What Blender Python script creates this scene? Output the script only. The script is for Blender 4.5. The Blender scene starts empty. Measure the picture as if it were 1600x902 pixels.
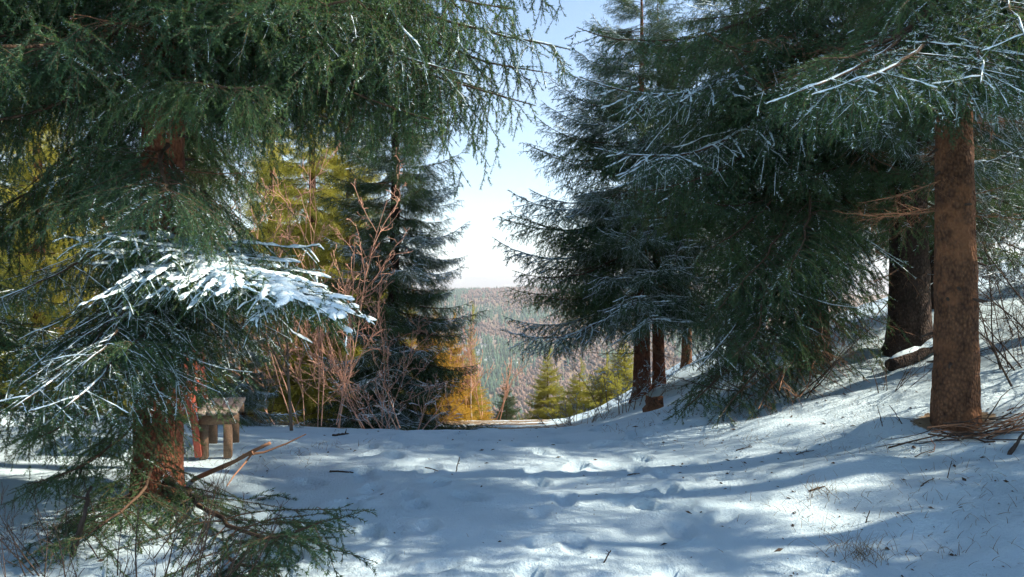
import bpy, math, random
import numpy as np
from mathutils import Vector, Matrix

# ------------------------------------------------------------------ camera, sky, sun, exposure
sc = bpy.context.scene
COL = sc.collection
SUN_AZ = math.radians(88)       # clockwise from +Y (view direction), so the sun stands to the right, a little ahead
SUN_EL = math.radians(39)

cam_d = bpy.data.cameras.new('camera')
cam_d.lens = 28.1
cam_d.sensor_width = 36
cam_d.clip_start = 0.05
cam_d.clip_end = 20000
cam = bpy.data.objects.new('camera', cam_d)
cam.location = (0, 0, 1.6)
cam.rotation_euler = (math.radians(90), 0, 0)
COL.objects.link(cam)
sc.camera = cam

world = bpy.data.worlds.new('World')
sc.world = world
world.use_nodes = True
wn, wl = world.node_tree.nodes, world.node_tree.links
wn.clear()
w_out = wn.new('ShaderNodeOutputWorld')
w_bg = wn.new('ShaderNodeBackground')
w_bg.inputs['Strength'].default_value = 0.1
w_sky = wn.new('ShaderNodeTexSky')
w_sky.sky_type = 'NISHITA'
w_sky.sun_disc = False
w_sky.sun_elevation = SUN_EL
w_sky.sun_rotation = SUN_AZ
w_sky.altitude = 900
w_sky.air_density = 1.1
w_sky.dust_density = 0.12
w_sky.ozone_density = 1.6
# thin soft clouds
w_tc = wn.new('ShaderNodeTexCoord')
w_map = wn.new('ShaderNodeMapping')
w_map.inputs['Scale'].default_value = (2.2, 2.2, 13.0)
w_map.inputs['Location'].default_value = (0.55, 0.2, 0.1)
w_noise = wn.new('ShaderNodeTexNoise')
w_noise.inputs['Scale'].default_value = 1.6
w_noise.inputs['Detail'].default_value = 5
w_noise.inputs['Roughness'].default_value = 0.55
w_ramp = wn.new('ShaderNodeValToRGB')
w_ramp.color_ramp.elements[0].position = 0.48
w_ramp.color_ramp.elements[0].color = (0.0, 0.0, 0.0, 1)
w_ramp.color_ramp.elements[1].position = 0.78
w_ramp.color_ramp.elements[1].color = (0.32, 0.32, 0.32, 1)
w_mix = wn.new('ShaderNodeMixRGB')
w_mix.inputs['Color2'].default_value = (4.6, 5.2, 5.7, 1)
wl.new(w_tc.outputs['Generated'], w_map.inputs['Vector'])
wl.new(w_map.outputs['Vector'], w_noise.inputs['Vector'])
wl.new(w_noise.outputs['Fac'], w_ramp.inputs['Fac'])
wl.new(w_ramp.outputs['Color'], w_mix.inputs['Fac'])
wl.new(w_sky.outputs['Color'], w_mix.inputs['Color1'])
wl.new(w_mix.outputs['Color'], w_bg.inputs['Color'])
wl.new(w_bg.outputs['Background'], w_out.inputs['Surface'])

sun_d = bpy.data.lights.new('sun', 'SUN')
sun_d.energy = 5.0
sun_d.angle = math.radians(0.55)
sun_d.color = (1.0, 0.88, 0.71)
sun = bpy.data.objects.new('sun', sun_d)
sdir = Vector((math.sin(SUN_AZ) * math.cos(SUN_EL), math.cos(SUN_AZ) * math.cos(SUN_EL), math.sin(SUN_EL)))
sun.rotation_euler = (-sdir).to_track_quat('-Z', 'Y').to_euler()
sun.location = sdir * 40
COL.objects.link(sun)

sc.view_settings.view_transform = 'Standard'
sc.view_settings.look = 'None'
sc.view_settings.exposure = 1.28
sc.view_settings.gamma = 1
sc.render.engine = 'CYCLES'
cy = sc.cycles
cy.max_bounces = 5
cy.diffuse_bounces = 3
cy.glossy_bounces = 2
cy.transmission_bounces = 3
cy.volume_bounces = 1
cy.transparent_max_bounces = 4
cy.caustics_reflective = False
cy.caustics_refractive = False
cy.sample_clamp_indirect = 6
cy.use_adaptive_sampling = True
cy.adaptive_threshold = 0.025
cy.use_denoising = True
try:
    cy.denoiser = 'OPENIMAGEDENOISE'
    cy.denoising_input_passes = 'RGB_ALBEDO_NORMAL'
    cy.denoising_prefilter = 'ACCURATE'
except Exception:
    pass

# ------------------------------------------------------------------ small helpers
F = 1250.0


def at(px, py, Y):
    """A point seen at that pixel of the photograph, Y metres ahead."""
    return np.array([(px - 800) / F * Y, Y, 1.6 - (py - 451) / F * Y])


def _hash(ix, iy, s):
    n = (ix.astype(np.int64) * 374761393 + iy.astype(np.int64) * 668265263 + s * 974634777) & 0x7fffffff
    n = ((n ^ (n >> 13)) * 1274126177) & 0x7fffffff
    n = n ^ (n >> 16)
    return (n & 0xffffff) / float(0xffffff)


def vnoise(x, y, s=0):
    x = np.asarray(x, float); y = np.asarray(y, float)
    ix = np.floor(x); iy = np.floor(y)
    fx = x - ix; fy = y - iy
    fx = fx * fx * (3 - 2 * fx); fy = fy * fy * (3 - 2 * fy)
    a = _hash(ix, iy, s); b = _hash(ix + 1, iy, s); c = _hash(ix, iy + 1, s); d = _hash(ix + 1, iy + 1, s)
    return (a * (1 - fx) + b * fx) * (1 - fy) + (c * (1 - fx) + d * fx) * fy - 0.5


def fbm(x, y, s=0, o=4):
    t = 0; a = 1.0; f = 1.0
    for k in range(o):
        t = t + a * vnoise(x * f + 17.3 * k, y * f - 9.1 * k, s + k)
        a *= 0.5; f *= 2.03
    return t


def smooth(a, b, x):
    t = np.clip((x - a) / (b - a), 0, 1)
    return t * t * (3 - 2 * t)


def softplus(x, w):
    return w * np.logaddexp(0, np.asarray(x, float) / w)


_r = np.random.default_rng(5)
FOOT = []
for lane, x0 in ((0, -0.55), (1, 0.35), (2, 1.05), (3, -1.25)):
    y = 2.6
    side = 1
    while y < 10.5:
        FOOT.append((x0 + 0.1 * math.sin(y * 0.8 + lane) + side * 0.1 + _r.normal(0, .05), y + _r.normal(0, .05), _r.normal(0, .2), 0.02 + 0.022 * _r.random()))
        y += 0.62 + _r.normal(0, .08); side = -side
for k in range(70):
    FOOT.append((_r.uniform(-2.2, 2.0), _r.uniform(3, 10), _r.uniform(0, 3.1), 0.012 + 0.02 * _r.random()))


def base_height(x, y):
    x = np.asarray(x, float); y = np.asarray(y, float)
    edge = 1.55 - 0.115 * np.clip(y - 7, -3, 5) + 0.085 * np.clip(y - 12, 0, 12)
    slope = np.clip(0.19 + 0.036 * (y - 7), 0.13, 0.56)
    bank = slope * softplus(x - edge, 0.35)
    bank = np.where(bank > 1.6, 1.6 + (bank - 1.6) * 0.55, bank)
    bank = 14 * np.tanh(bank / 14)
    left = 0.05 * softplus(-x - 2.2, 0.4)
    left = 3 * np.tanh(left / 3)
    z = bank + left
    z = z - 0.187 * softplus(y - 9.1, 0.5) + 0.03 * softplus(y - 13, .5) + 0.035 * softplus(y - 16, .5)
    z = z - 0.34 * softplus(y - 22.5, 1.0)
    # valley and the far slope
    far = smooth(60, 420, y)
    ridge = -135 + 131 * smooth(520, 1750, y) + 6 * np.sin(x / 260.0 + 1.0) + 26 * fbm(x / 330.0, y / 330.0, 31, 3) * smooth(350, 800, y)
    ridge = ridge - 90 * smooth(1850, 3600, y)
    ridge = ridge + (205 + 60 * fbm(x / 1300.0 + 3.2, 0.3 + 0 * y, 44, 3)) * smooth(4300, 7000, y)
    return np.where(y < 60, z, z * (1 - far) + ridge * far)


def height(x, y):
    x = np.asarray(x, float); y = np.asarray(y, float)
    z = base_height(x, y)
    near = 1 - smooth(25, 60, np.hypot(x, y))
    z = z + near * (0.055 * fbm(x / 1.7, y / 1.5, 3, 3) + 0.028 * fbm(x / 0.42, y / 0.34, 9, 4))
    for tx, ty in ((-2.73, 6.2), (3.89, 7.05), (3.96, 10.5), (4.95, 10.0)):
        d = np.hypot(x - tx, y - ty)
        z = z - 0.07 * np.exp(-(d / .36) ** 2) + 0.04 * np.exp(-((d - .6) / .2) ** 2)
    bankm = smooth(1.6, 2.8, x) * near
    z = z + bankm * 0.12 * fbm(x / 0.9 + 4, y / 0.8, 21, 3)
    return z


def hz(x, y):
    return float(height(np.array([x]), np.array([y]))[0])


# ------------------------------------------------------------------ mesh building
def new_mesh(name, verts, faces, mats, tint=None, smooth_shade=False):
    """faces: list of (int array (n,k), material index)."""
    me = bpy.data.meshes.new(name)
    verts = np.asarray(verts, np.float32)
    me.vertices.add(len(verts))
    me.vertices.foreach_set('co', verts.ravel())
    loops = []; starts = []; totals = []; mi = []
    pos = 0
    for f, m in faces:
        f = np.asarray(f, np.int32)
        if len(f) == 0:
            continue
        n, k = f.shape
        loops.append(f.ravel())
        starts.append(pos + np.arange(n) * k)
        totals.append(np.full(n, k))
        mi.append(np.full(n, m))
        pos += n * k
    loops = np.concatenate(loops).astype(np.int32)
    starts = np.concatenate(starts).astype(np.int32)
    totals = np.concatenate(totals).astype(np.int32)
    mi = np.concatenate(mi).astype(np.int32)
    me.loops.add(len(loops))
    me.loops.foreach_set('vertex_index', loops)
    me.polygons.add(len(starts))
    me.polygons.foreach_set('loop_start', starts)
    me.polygons.foreach_set('loop_total', totals)
    me.polygons.foreach_set('material_index', mi)
    if smooth_shade is True:
        me.polygons.foreach_set('use_smooth', np.ones(len(starts), bool))
    elif smooth_shade is not False:
        me.polygons.foreach_set('use_smooth', np.isin(mi, smooth_shade))
    if tint is not None:
        a = me.attributes.new('tint', 'FLOAT', 'POINT')
        a.data.foreach_set('value', np.asarray(tint, np.float32))
    for m in mats:
        me.materials.append(m)
    me.update(calc_edges=True)
    me.validate()
    return me


class MB:
    """Collects vertices, faces and a per-vertex tint."""
    def __init__(self):
        self.v = []; self.f = []; self.t = []; self.n = 0

    def add(self, v, f, m, t=0.5):
        v = np.asarray(v, float).reshape(-1, 3)
        self.v.append(v)
        self.f.append((np.asarray(f, np.int64) + self.n, m))
        self.t.append(np.full(len(v), t) if np.isscalar(t) else np.asarray(t, float).ravel())
        self.n += len(v)

    def tubes(self, P, R, sides, m, t=0.5, cap=False):
        P = np.asarray(P, float); R = np.asarray(R, float)
        N, K, _ = P.shape
        T = np.gradient(P, axis=1)
        T /= np.linalg.norm(T, axis=2, keepdims=True) + 1e-9
        mean = P[:, -1] - P[:, 0]
        ref = np.where((np.abs(mean[:, 2]) > 0.75 * (np.linalg.norm(mean, axis=1) + 1e-9))[:, None], np.array([[1., 0.13, 0]]), np.array([[0.07, 0, 1.]]))
        A = np.cross(T, ref[:, None, :]); A /= np.linalg.norm(A, axis=2, keepdims=True) + 1e-9
        B = np.cross(A, T)
        ang = np.arange(sides) / sides * 2 * math.pi
        ring = A[:, :, None, :] * np.cos(ang)[None, None, :, None] + B[:, :, None, :] * np.sin(ang)[None, None, :, None]
        V = P[:, :, None, :] + ring * R[:, :, None, None]
        idx = np.arange(N * K * sides).reshape(N, K, sides)
        nx = np.roll(idx, -1, axis=2)
        q = np.stack([idx[:, :-1], nx[:, :-1], nx[:, 1:], idx[:, 1:]], -1).reshape(-1, 4)
        tt = t if np.isscalar(t) else np.repeat(np.asarray(t).ravel(), K * sides)
        self.add(V, q, m, tt)
        if cap:
            base = self.n - N * K * sides
            for i in range(N):
                self.f.append(((idx[i, -1] + base)[None, :], m))
                self.f.append(((idx[i, 0][::-1] + base)[None, :], m))

    def box(self, M, sx, sy, sz, m, bev=0.0, t=0.5):
        """A slab with chamfered long edges; M places it."""
        b = bev
        y, z = sy / 2, sz / 2
        prof = [(-y + b, -z), (y - b, -z), (y, -z + b), (y, z - b), (y - b, z), (-y + b, z), (-y, z - b), (-y, -z + b)]
        n = len(prof)
        V = [M @ Vector((s * sx / 2, p[0], p[1])) for s in (-1, 1) for p in prof]
        V = np.array([list(v) for v in V])
        q = [[i, (i + 1) % n, n + (i + 1) % n, n + i] for i in range(n)]
        self.add(V, np.array(q), m, t)
        o = self.n - 2 * n
        self.f.append((np.array([[o + i for i in range(n)][::-1]]), m))
        self.f.append((np.array([[o + n + i for i in range(n)]]), m))

    def mesh(self, name, mats, smooth_shade=False):
        return new_mesh(name, np.concatenate(self.v), self.f, mats, np.concatenate(self.t), smooth_shade)


def link(o, parent=None):
    COL.objects.link(o)
    if parent is not None:
        o.parent = parent
    return o


def tag(o, label=None, cat=None, group=None, kind=None):
    if label: o['label'] = label
    if cat: o['category'] = cat
    if group: o['group'] = group
    if kind: o['kind'] = kind
    return o


def empty(name, loc=(0, 0, 0), parent=None):
    o = bpy.data.objects.new(name, None)
    o.location = loc
    o.empty_display_size = 0.2
    return link(o, parent)


# ------------------------------------------------------------------ materials
def mat(name):
    m = bpy.data.materials.new(name)
    m.use_nodes = True
    n, l = m.node_tree.nodes, m.node_tree.links
    return m, n, l, n['Principled BSDF']


def noise_node(n, l, scale, detail=4, coord='Object', rough=0.55, vec_scale=None):
    tc = n.new('ShaderNodeTexCoord')
    t = n.new('ShaderNodeTexNoise')
    t.inputs['Scale'].default_value = scale
    t.inputs['Detail'].default_value = detail
    t.inputs['Roughness'].default_value = rough
    if vec_scale:
        mp = n.new('ShaderNodeMapping')
        mp.inputs['Scale'].default_value = vec_scale
        l.new(tc.outputs[coord], mp.inputs['Vector'])
        l.new(mp.outputs['Vector'], t.inputs['Vector'])
    else:
        l.new(tc.outputs[coord], t.inputs['Vector'])
    return t


def ramp(n, stops):
    r = n.new('ShaderNodeValToRGB')
    e = r.color_ramp.elements
    while len(e) < len(stops):
        e.new(0.5)
    for k, (p, c) in enumerate(stops):
        e[k].position = p
        e[k].color = (*c, 1)
    return r


def needle_material(name, stops, trans=0.3, transcol=(0.2, 0.3, 0.05)):
    m, n, l, b = mat(name)
    at_ = n.new('ShaderNodeAttribute'); at_.attribute_name = 'tint'
    oi = n.new('ShaderNodeObjectInfo')
    add = n.new('ShaderNodeMath'); add.operation = 'MULTIPLY_ADD'
    add.inputs[1].default_value = 0.3
    l.new(oi.outputs['Random'], add.inputs[0])
    l.new(at_.outputs['Fac'], add.inputs[2])
    r = ramp(n, stops)
    l.new(add.outputs[0], r.inputs['Fac'])
    l.new(r.outputs['Color'], b.inputs['Base Color'])
    b.inputs['Roughness'].default_value = 0.55
    b.inputs['Specular IOR Level'].default_value = 0.35
    tr = n.new('ShaderNodeBsdfTranslucent')
    tr.inputs['Color'].default_value = (*transcol, 1)
    mx = n.new('ShaderNodeMixShader')
    mx.inputs['Fac'].default_value = trans
    l.new(b.outputs[0], mx.inputs[1]); l.new(tr.outputs[0], mx.inputs[2])
    l.new(mx.outputs[0], n['Material Output'].inputs['Surface'])
    return m


M_NEEDLE = needle_material('needles_green', [(0.0, (0.024, 0.058, 0.038)), (0.45, (0.042, 0.098, 0.056)), (0.8, (0.075, 0.145, 0.058)), (1.0, (0.12, 0.185, 0.06))], 0.25, (0.12, 0.22, 0.04))
M_NEEDLE_BLUE = needle_material('needles_blue_green', [(0.0, (0.036, 0.08, 0.052)), (0.45, (0.068, 0.135, 0.08)), (0.8, (0.115, 0.19, 0.09)), (1.0, (0.16, 0.23, 0.095))], 0.2, (0.06, 0.13, 0.04))
M_NEEDLE_YEL_SUN = needle_material('needles_yellow_sunlit', [(0.0, (0.07, 0.11, 0.03)), (0.35, (0.20, 0.235, 0.05)), (0.7, (0.44, 0.42, 0.075)), (1.0, (0.58, 0.52, 0.10))], 0.4, (0.62, 0.58, 0.08))  # yellow green needles, lightened so the sunlit glow sits in their colour
M_NEEDLE_GOLD = needle_material('needles_golden', [(0.0, (0.36, 0.23, 0.03)), (0.45, (0.52, 0.34, 0.045)), (0.8, (0.60, 0.40, 0.06)), (1.0, (0.66, 0.43, 0.07))], 0.4, (0.70, 0.46, 0.06))


def bark_material(name, dark, mid, light, scale=1.0, patch=None):
    m, n, l, b = mat(name)
    big = noise_node(n, l, 5 * scale, 6, 'Object', 0.6, (1, 1, 0.6))
    tc = n.new('ShaderNodeTexCoord')
    mp = n.new('ShaderNodeMapping'); mp.inputs['Scale'].default_value = (1, 1, 0.6)
    vo = n.new('ShaderNodeTexVoronoi'); vo.feature = 'F1'
    vo.inputs['Scale'].default_value = 48 * scale
    nz = noise_node(n, l, 60 * scale, 5)
    l.new(tc.outputs['Object'], mp.inputs['Vector']); l.new(mp.outputs['Vector'], vo.inputs['Vector'])
    mixf = n.new('ShaderNodeMath'); mixf.operation = 'MULTIPLY_ADD'; mixf.inputs[1].default_value = 0.45
    l.new(vo.outputs['Distance'], mixf.inputs[0]); l.new(big.outputs['Fac'], mixf.inputs[2])
    r = ramp(n, [(0.35, light), (0.62, mid), (0.95, dark)])
    l.new(mixf.outputs[0], r.inputs['Fac'])
    out = r.outputs['Color']
    if patch:
        # pale lichen and reddish flaked patches
        p = noise_node(n, l, 3.1, 3)
        pr = ramp(n, [(0.52, (0, 0, 0)), (0.62, (1, 1, 1))])
        l.new(p.outputs['Fac'], pr.inputs['Fac'])
        mx = n.new('ShaderNodeMixRGB'); mx.inputs['Color2'].default_value = (*patch, 1)
        hf = n.new('ShaderNodeMath'); hf.operation = 'MULTIPLY'; hf.inputs[1].default_value = 0.6
        l.new(pr.outputs['Color'], hf.inputs[0]); l.new(hf.outputs[0], mx.inputs['Fac'])
        l.new(out, mx.inputs['Color1']); out = mx.outputs['Color']
    l.new(out, b.inputs['Base Color'])
    b.inputs['Roughness'].default_value = 0.9
    b.inputs['Specular IOR Level'].default_value = 0.2
    sub = n.new('ShaderNodeMath'); sub.operation = 'MULTIPLY_ADD'; sub.inputs[1].default_value = 0.4
    l.new(nz.outputs['Fac'], sub.inputs[0]); l.new(vo.outputs['Distance'], sub.inputs[2])
    bp = n.new('ShaderNodeBump'); bp.inputs['Strength'].default_value = 0.9; bp.inputs['Distance'].default_value = 0.02
    bp.invert = True
    l.new(sub.outputs[0], bp.inputs['Height']); l.new(bp.outputs['Normal'], b.inputs['Normal'])
    return m


M_BARK = bark_material('spruce_bark', (0.045, 0.023, 0.015), (0.15, 0.074, 0.04), (0.30, 0.145, 0.075), patch=(0.28, 0.125, 0.06))
M_BARK_RED = bark_material('red_spruce_bark', (0.08, 0.03, 0.02), (0.22, 0.085, 0.05), (0.36, 0.15, 0.08), patch=(0.42, 0.16, 0.08))
M_BARK_DARK = bark_material('dark_spruce_bark', (0.03, 0.022, 0.018), (0.07, 0.046, 0.036), (0.12, 0.075, 0.055))


def simple_bark(name, c0, c1, rough=0.85):
    m, n, l, b = mat(name)
    t = noise_node(n, l, 14, 4)
    oi = n.new('ShaderNodeAttribute'); oi.attribute_name = 'tint'
    add = n.new('ShaderNodeMath'); add.operation = 'MULTIPLY_ADD'; add.inputs[1].default_value = 0.6
    l.new(oi.outputs['Fac'], add.inputs[0])
    hf = n.new('ShaderNodeMath'); hf.operation = 'MULTIPLY'; hf.inputs[1].default_value = 0.5
    l.new(t.outputs['Fac'], hf.inputs[0]); l.new(hf.outputs[0], add.inputs[2])
    r = ramp(n, [(0.2, c0), (0.8, c1)])
    l.new(add.outputs[0], r.inputs['Fac']); l.new(r.outputs['Color'], b.inputs['Base Color'])
    b.inputs['Roughness'].default_value = rough
    b.inputs['Specular IOR Level'].default_value = 0.25
    return m


M_TWIG = simple_bark('twig_bark', (0.05, 0.032, 0.022), (0.125, 0.075, 0.048))
M_DEAD = simple_bark('dead_twig', (0.14, 0.075, 0.045), (0.34, 0.18, 0.105))
M_RED_TWIG = simple_bark('reddish_twig', (0.34, 0.16, 0.115), (0.66, 0.40, 0.29))
M_GREY_TWIG = simple_bark('grey_twig', (0.12, 0.085, 0.06), (0.26, 0.19, 0.13))
M_BLACK_TWIG = simple_bark('dark_twig', (0.03, 0.022, 0.018), (0.085, 0.06, 0.045))
M_PALE_TWIG = simple_bark('pale_bark', (0.36, 0.28, 0.22), (0.55, 0.46, 0.38))


def snow_material(name='snow', scale=1.0):
    m, n, l, b = mat(name)
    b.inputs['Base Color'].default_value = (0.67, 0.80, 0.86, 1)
    b.inputs['Roughness'].default_value = 0.65
    b.inputs['Specular IOR Level'].default_value = 0.3
    t = noise_node(n, l, 90 * scale, 4)
    bp = n.new('ShaderNodeBump'); bp.inputs['Strength'].default_value = 0.35; bp.inputs['Distance'].default_value = 0.01
    l.new(t.outputs['Fac'], bp.inputs['Height']); l.new(bp.outputs['Normal'], b.inputs['Normal'])
    return m


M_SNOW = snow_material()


def ground_material():
    m, n, l, b = mat('snowy_ground')
    a = n.new('ShaderNodeAttribute'); a.attribute_name = 'tint'          # how much snow lies there
    fine = noise_node(n, l, 7.0, 6, 'Object', 0.65)
    fine2 = noise_node(n, l, 42.0, 5, 'Object', 0.65)
    s1 = n.new('ShaderNodeMath'); s1.operation = 'ADD'
    l.new(fine.outputs['Fac'], s1.inputs[0]); l.new(fine2.outputs['Fac'], s1.inputs[1])
    s2 = n.new('ShaderNodeMath'); s2.operation = 'MULTIPLY_ADD'; s2.inputs[1].default_value = 2.0
    s2.inputs[2].default_value = -1.5
    l.new(a.outputs['Fac'], s2.inputs[0])
    s3 = n.new('ShaderNodeMath'); s3.operation = 'ADD'
    l.new(s1.outputs[0], s3.inputs[0]); l.new(s2.outputs[0], s3.inputs[1])
    cov = ramp(n, [(0.40, (0, 0, 0)), (0.52, (1, 1, 1))])
    l.new(s3.outputs[0], cov.inputs['Fac'])
    soil_n = noise_node(n, l, 3.0, 6, 'Object', 0.7)
    soil = ramp(n, [(0.3, (0.10, 0.065, 0.038)), (0.5, (0.22, 0.15, 0.085)), (0.7, (0.34, 0.26, 0.16))])
    l.new(soil_n.outputs['Fac'], soil.inputs['Fac'])
    snowc_n = noise_node(n, l, 1.3, 5, 'Object', 0.6)
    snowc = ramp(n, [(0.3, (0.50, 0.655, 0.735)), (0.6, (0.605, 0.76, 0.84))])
    l.new(snowc_n.outputs['Fac'], snowc.inputs['Fac'])
    mx = n.new('ShaderNodeMixRGB')
    l.new(cov.outputs['Color'], mx.inputs['Fac']); l.new(soil.outputs['Color'], mx.inputs['Color1']); l.new(snowc.outputs['Color'], mx.inputs['Color2'])
    l.new(mx.outputs['Color'], b.inputs['Base Color'])
    b.inputs['Roughness'].default_value = 0.7
    b.inputs['Specular IOR Level'].default_value = 0.25
    h = n.new('ShaderNodeMath'); h.operation = 'MULTIPLY_ADD'; h.inputs[1].default_value = 0.4
    tiny = noise_node(n, l, 150, 4)
    l.new(tiny.outputs['Fac'], h.inputs[0]); l.new(fine2.outputs['Fac'], h.inputs[2])
    bp = n.new('ShaderNodeBump'); bp.inputs['Strength'].default_value = 0.8; bp.inputs['Distance'].default_value = 0.035
    l.new(h.outputs[0], bp.inputs['Height']); l.new(bp.outputs['Normal'], b.inputs['Normal'])
    return m


M_GROUND = ground_material()

# ------------------------------------------------------------------ the ground, out to the far ridges


def geo(a, b, step0, growth):
    out = []; x = a; s = step0
    while x < b:
        s *= growth; x += s; out.append(x)
    return out


xs_f = list(np.arange(-7, -3.4, 0.09)) + list(np.arange(-3.4, 5.4, 0.04)) + list(np.arange(5.4, 9.001, 0.09))
xs = np.array([-v for v in geo(7, 3800, 0.06, 1.16)][::-1] + xs_f + geo(9, 3800, 0.06, 1.16))
ys_f = list(np.arange(2.4, 10.6, 0.04)) + list(np.arange(10.6, 13.0, 0.08))
ys = np.array([-v for v in geo(-2.4, 260, 0.06, 1.18)][::-1] + ys_f + list(np.arange(13.0, 30, 0.2)) + geo(30, 8600, 0.2, 1.06))
GX, GY = np.meshgrid(xs, ys)
GZ = height(GX, GY)
wob = 0.05 * fbm(GX / 0.15, GY / 0.15, 77, 2)
for fx, fy, fa, fd in FOOT:
    dx, dy = GX - fx, GY - fy
    sel = (np.abs(dx) < 0.4) & (np.abs(dy) < 0.4)
    c, s = math.cos(fa), math.sin(fa)
    ux = (dx[sel] * c + dy[sel] * s) / 0.075
    uy = (-dx[sel] * s + dy[sel] * c) / 0.155
    r = np.sqrt(ux ** 2 + uy ** 2) + wob[sel] * 4
    GZ[sel] += -fd * 1.6 * (1 - smooth(0.75, 1.15, r)) + fd * 0.45 * np.exp(-((r - 1.45) / 0.3) ** 2)
# snow cover: deep on the path and bank, thin and trodden out past the crest, patchy in the valley
cover = np.full(GX.shape, 1.0)
cover -= 0.20 * smooth(0.0, 0.35, fbm(GX / 0.8, GY / 0.7, 55, 4)) * smooth(1.7, 3.0, GX)
cover -= 0.16 * smooth(0.05, 0.4, fbm(GX / 0.9 + 3, GY / 0.35, 58, 4)) * (1 - smooth(9.5, 10.5, GY))
far_patch = smooth(11.0, 13.5, GY) * (1 - smooth(1.0, 2.2, GX - (0.7 - 0.05 * GY)))
cover -= far_patch * (0.60 + 0.45 * fbm(GX / 1.6, GY / 0.8, 66, 4))
cover = np.where(GY > 26, 0.3 + 0.35 * fbm(GX / 40, GY / 40, 71, 4), cover)
cover = np.where((GX < -2.8) & (GY < 26), cover - 0.30 * smooth(-0.1, 0.4, fbm(GX / 0.9, GY / 0.9, 91, 4)), cover)
for tx, ty in ((-2.73, 6.2), (3.89, 7.05), (3.96, 10.5), (4.95, 10.0), (2.42, 15.0)):
    d = np.hypot(GX - tx, GY - ty) * (1 + .5 * fbm(GX / .2, GY / .2, 62, 2))
    cover -= .75 * np.exp(-(d / .33) ** 2)
ny, nx = GX.shape
idx = np.arange(nx * ny).reshape(ny, nx)
q = np.stack([idx[:-1, :-1], idx[:-1, 1:], idx[1:, 1:], idx[1:, :-1]], -1).reshape(-1, 4)
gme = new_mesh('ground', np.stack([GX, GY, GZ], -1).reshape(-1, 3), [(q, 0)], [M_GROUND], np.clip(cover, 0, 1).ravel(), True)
ground = link(bpy.data.objects.new('ground', gme))
tag(ground, 'snow covered forest path and bank falling away to the valley', None, None, 'structure')

# ------------------------------------------------------------------ the wood on the far slope
def far_forest():
    rng = np.random.default_rng(8)
    # denser towards the slope that faces the path
    N = 24000
    Y = rng.uniform(420, 1900, N)
    X = rng.uniform(-0.30, 0.30, N) * Y
    Z = base_height(X, Y)
    band = fbm(X / 150.0 + 2, Y / 240.0, 13, 4) + 0.22 * fbm(X / 30, Y / 30, 14, 2)
    con = (band > -0.10 + 0.3 * smooth(1250, 1600, Y) + 0.35 * (1 - smooth(650, 1050, Y))) | (rng.random(N) < 0.06)
    mb = MB()
    H = np.where(con, rng.uniform(7, 12, N), rng.uniform(5, 9, N))
    W = np.where(con, H * rng.uniform(.16, .24, N), H * rng.uniform(.26, .42, N))
    tint = np.clip(rng.normal(.5, .22, N), 0, 1)
    S = 6
    a = np.arange(S) / S * 2 * math.pi
    # conifers: two stacked jagged cones
    i = np.where(con)[0]
    for lo, hi, wf in ((0.05, 0.65, 1.0), (0.42, 1.0, 0.62)):
        jag = 1 + 0.35 * rng.uniform(-1, 1, (len(i), S))
        ring = np.stack([X[i, None] + np.cos(a) * W[i, None] * wf * jag, Y[i, None] + np.sin(a) * W[i, None] * wf * jag,
                         Z[i, None] + H[i, None] * lo + 0.5 * rng.uniform(-1, 1, (len(i), S))], -1)
        top = np.stack([X[i], Y[i], Z[i] + H[i] * hi], -1)[:, None]
        V = np.concatenate([ring, top], 1)
        b = np.arange(len(i))[:, None] * (S + 1)
        k = np.arange(S)
        f = np.stack([b + k, b + (k + 1) % S, np.broadcast_to(b + S, (len(i), S))], -1).reshape(-1, 3)
        mb.add(V, f, 0, np.repeat(tint[i], S + 1))
    # leafless broadleaf crowns: bunches of upright spiky twig masses
    j = np.where(~con)[0]
    for k3 in range(3):
        ox = rng.normal(0, .3, len(j)) * W[j]; oy = rng.normal(0, .3, len(j)) * W[j]
        h = H[j] * rng.uniform(.7, 1.05, len(j))
        S4 = 4; a4 = np.arange(S4) / S4 * 2 * math.pi + rng.uniform(0, 3)
        jag = 1 + 0.5 * rng.uniform(-1, 1, (len(j), S4))
        mid = np.stack([X[j, None] + ox[:, None] + np.cos(a4) * W[j, None] * .6 * jag, Y[j, None] + oy[:, None] + np.sin(a4) * W[j, None] * .6 * jag,
                        Z[j, None] + h[:, None] * rng.uniform(.45, .85, (len(j), S4))], -1)
        lo_ = np.stack([X[j], Y[j], Z[j] + .05 * h], -1)[:, None]
        hi_ = np.stack([X[j] + ox, Y[j] + oy, Z[j] + h], -1)[:, None]
        V = np.concatenate([mid, lo_, hi_], 1)
        b = np.arange(len(j))[:, None] * (S4 + 2)
        k = np.arange(S4)
        f1 = np.stack([b + (k + 1) % S4, b + k, np.broadcast_to(b + S4, (len(j), S4))], -1).reshape(-1, 3)
        f2 = np.stack([b + k, b + (k + 1) % S4, np.broadcast_to(b + S4 + 1, (len(j), S4))], -1).reshape(-1, 3)
        mb.add(V, np.concatenate([f1, f2]), 1, np.repeat(tint[j], S4 + 2))

    def tmat(name, c0, c1):
        m, n, l, b = mat(name)
        a_ = n.new('ShaderNodeAttribute'); a_.attribute_name = 'tint'
        r = ramp(n, [(0.1, c0), (0.9, c1)])
        l.new(a_.outputs['Fac'], r.inputs['Fac']); l.new(r.outputs['Color'], b.inputs['Base Color'])
        b.inputs['Roughness'].default_value = 0.95
        b.inputs['Specular IOR Level'].default_value = 0.1
        return m
    me = mb.mesh('far_forest', [tmat('far_conifer', (0.024, 0.058, 0.038), (0.075, 0.13, 0.075)), tmat('far_bare_wood', (0.105, 0.066, 0.05), (0.215, 0.14, 0.105))])
    o = link(bpy.data.objects.new('forest', me))
    tag(o, 'hazy mixed wood of conifers and bare trees on the far slope', 'forest', None, 'stuff')


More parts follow.
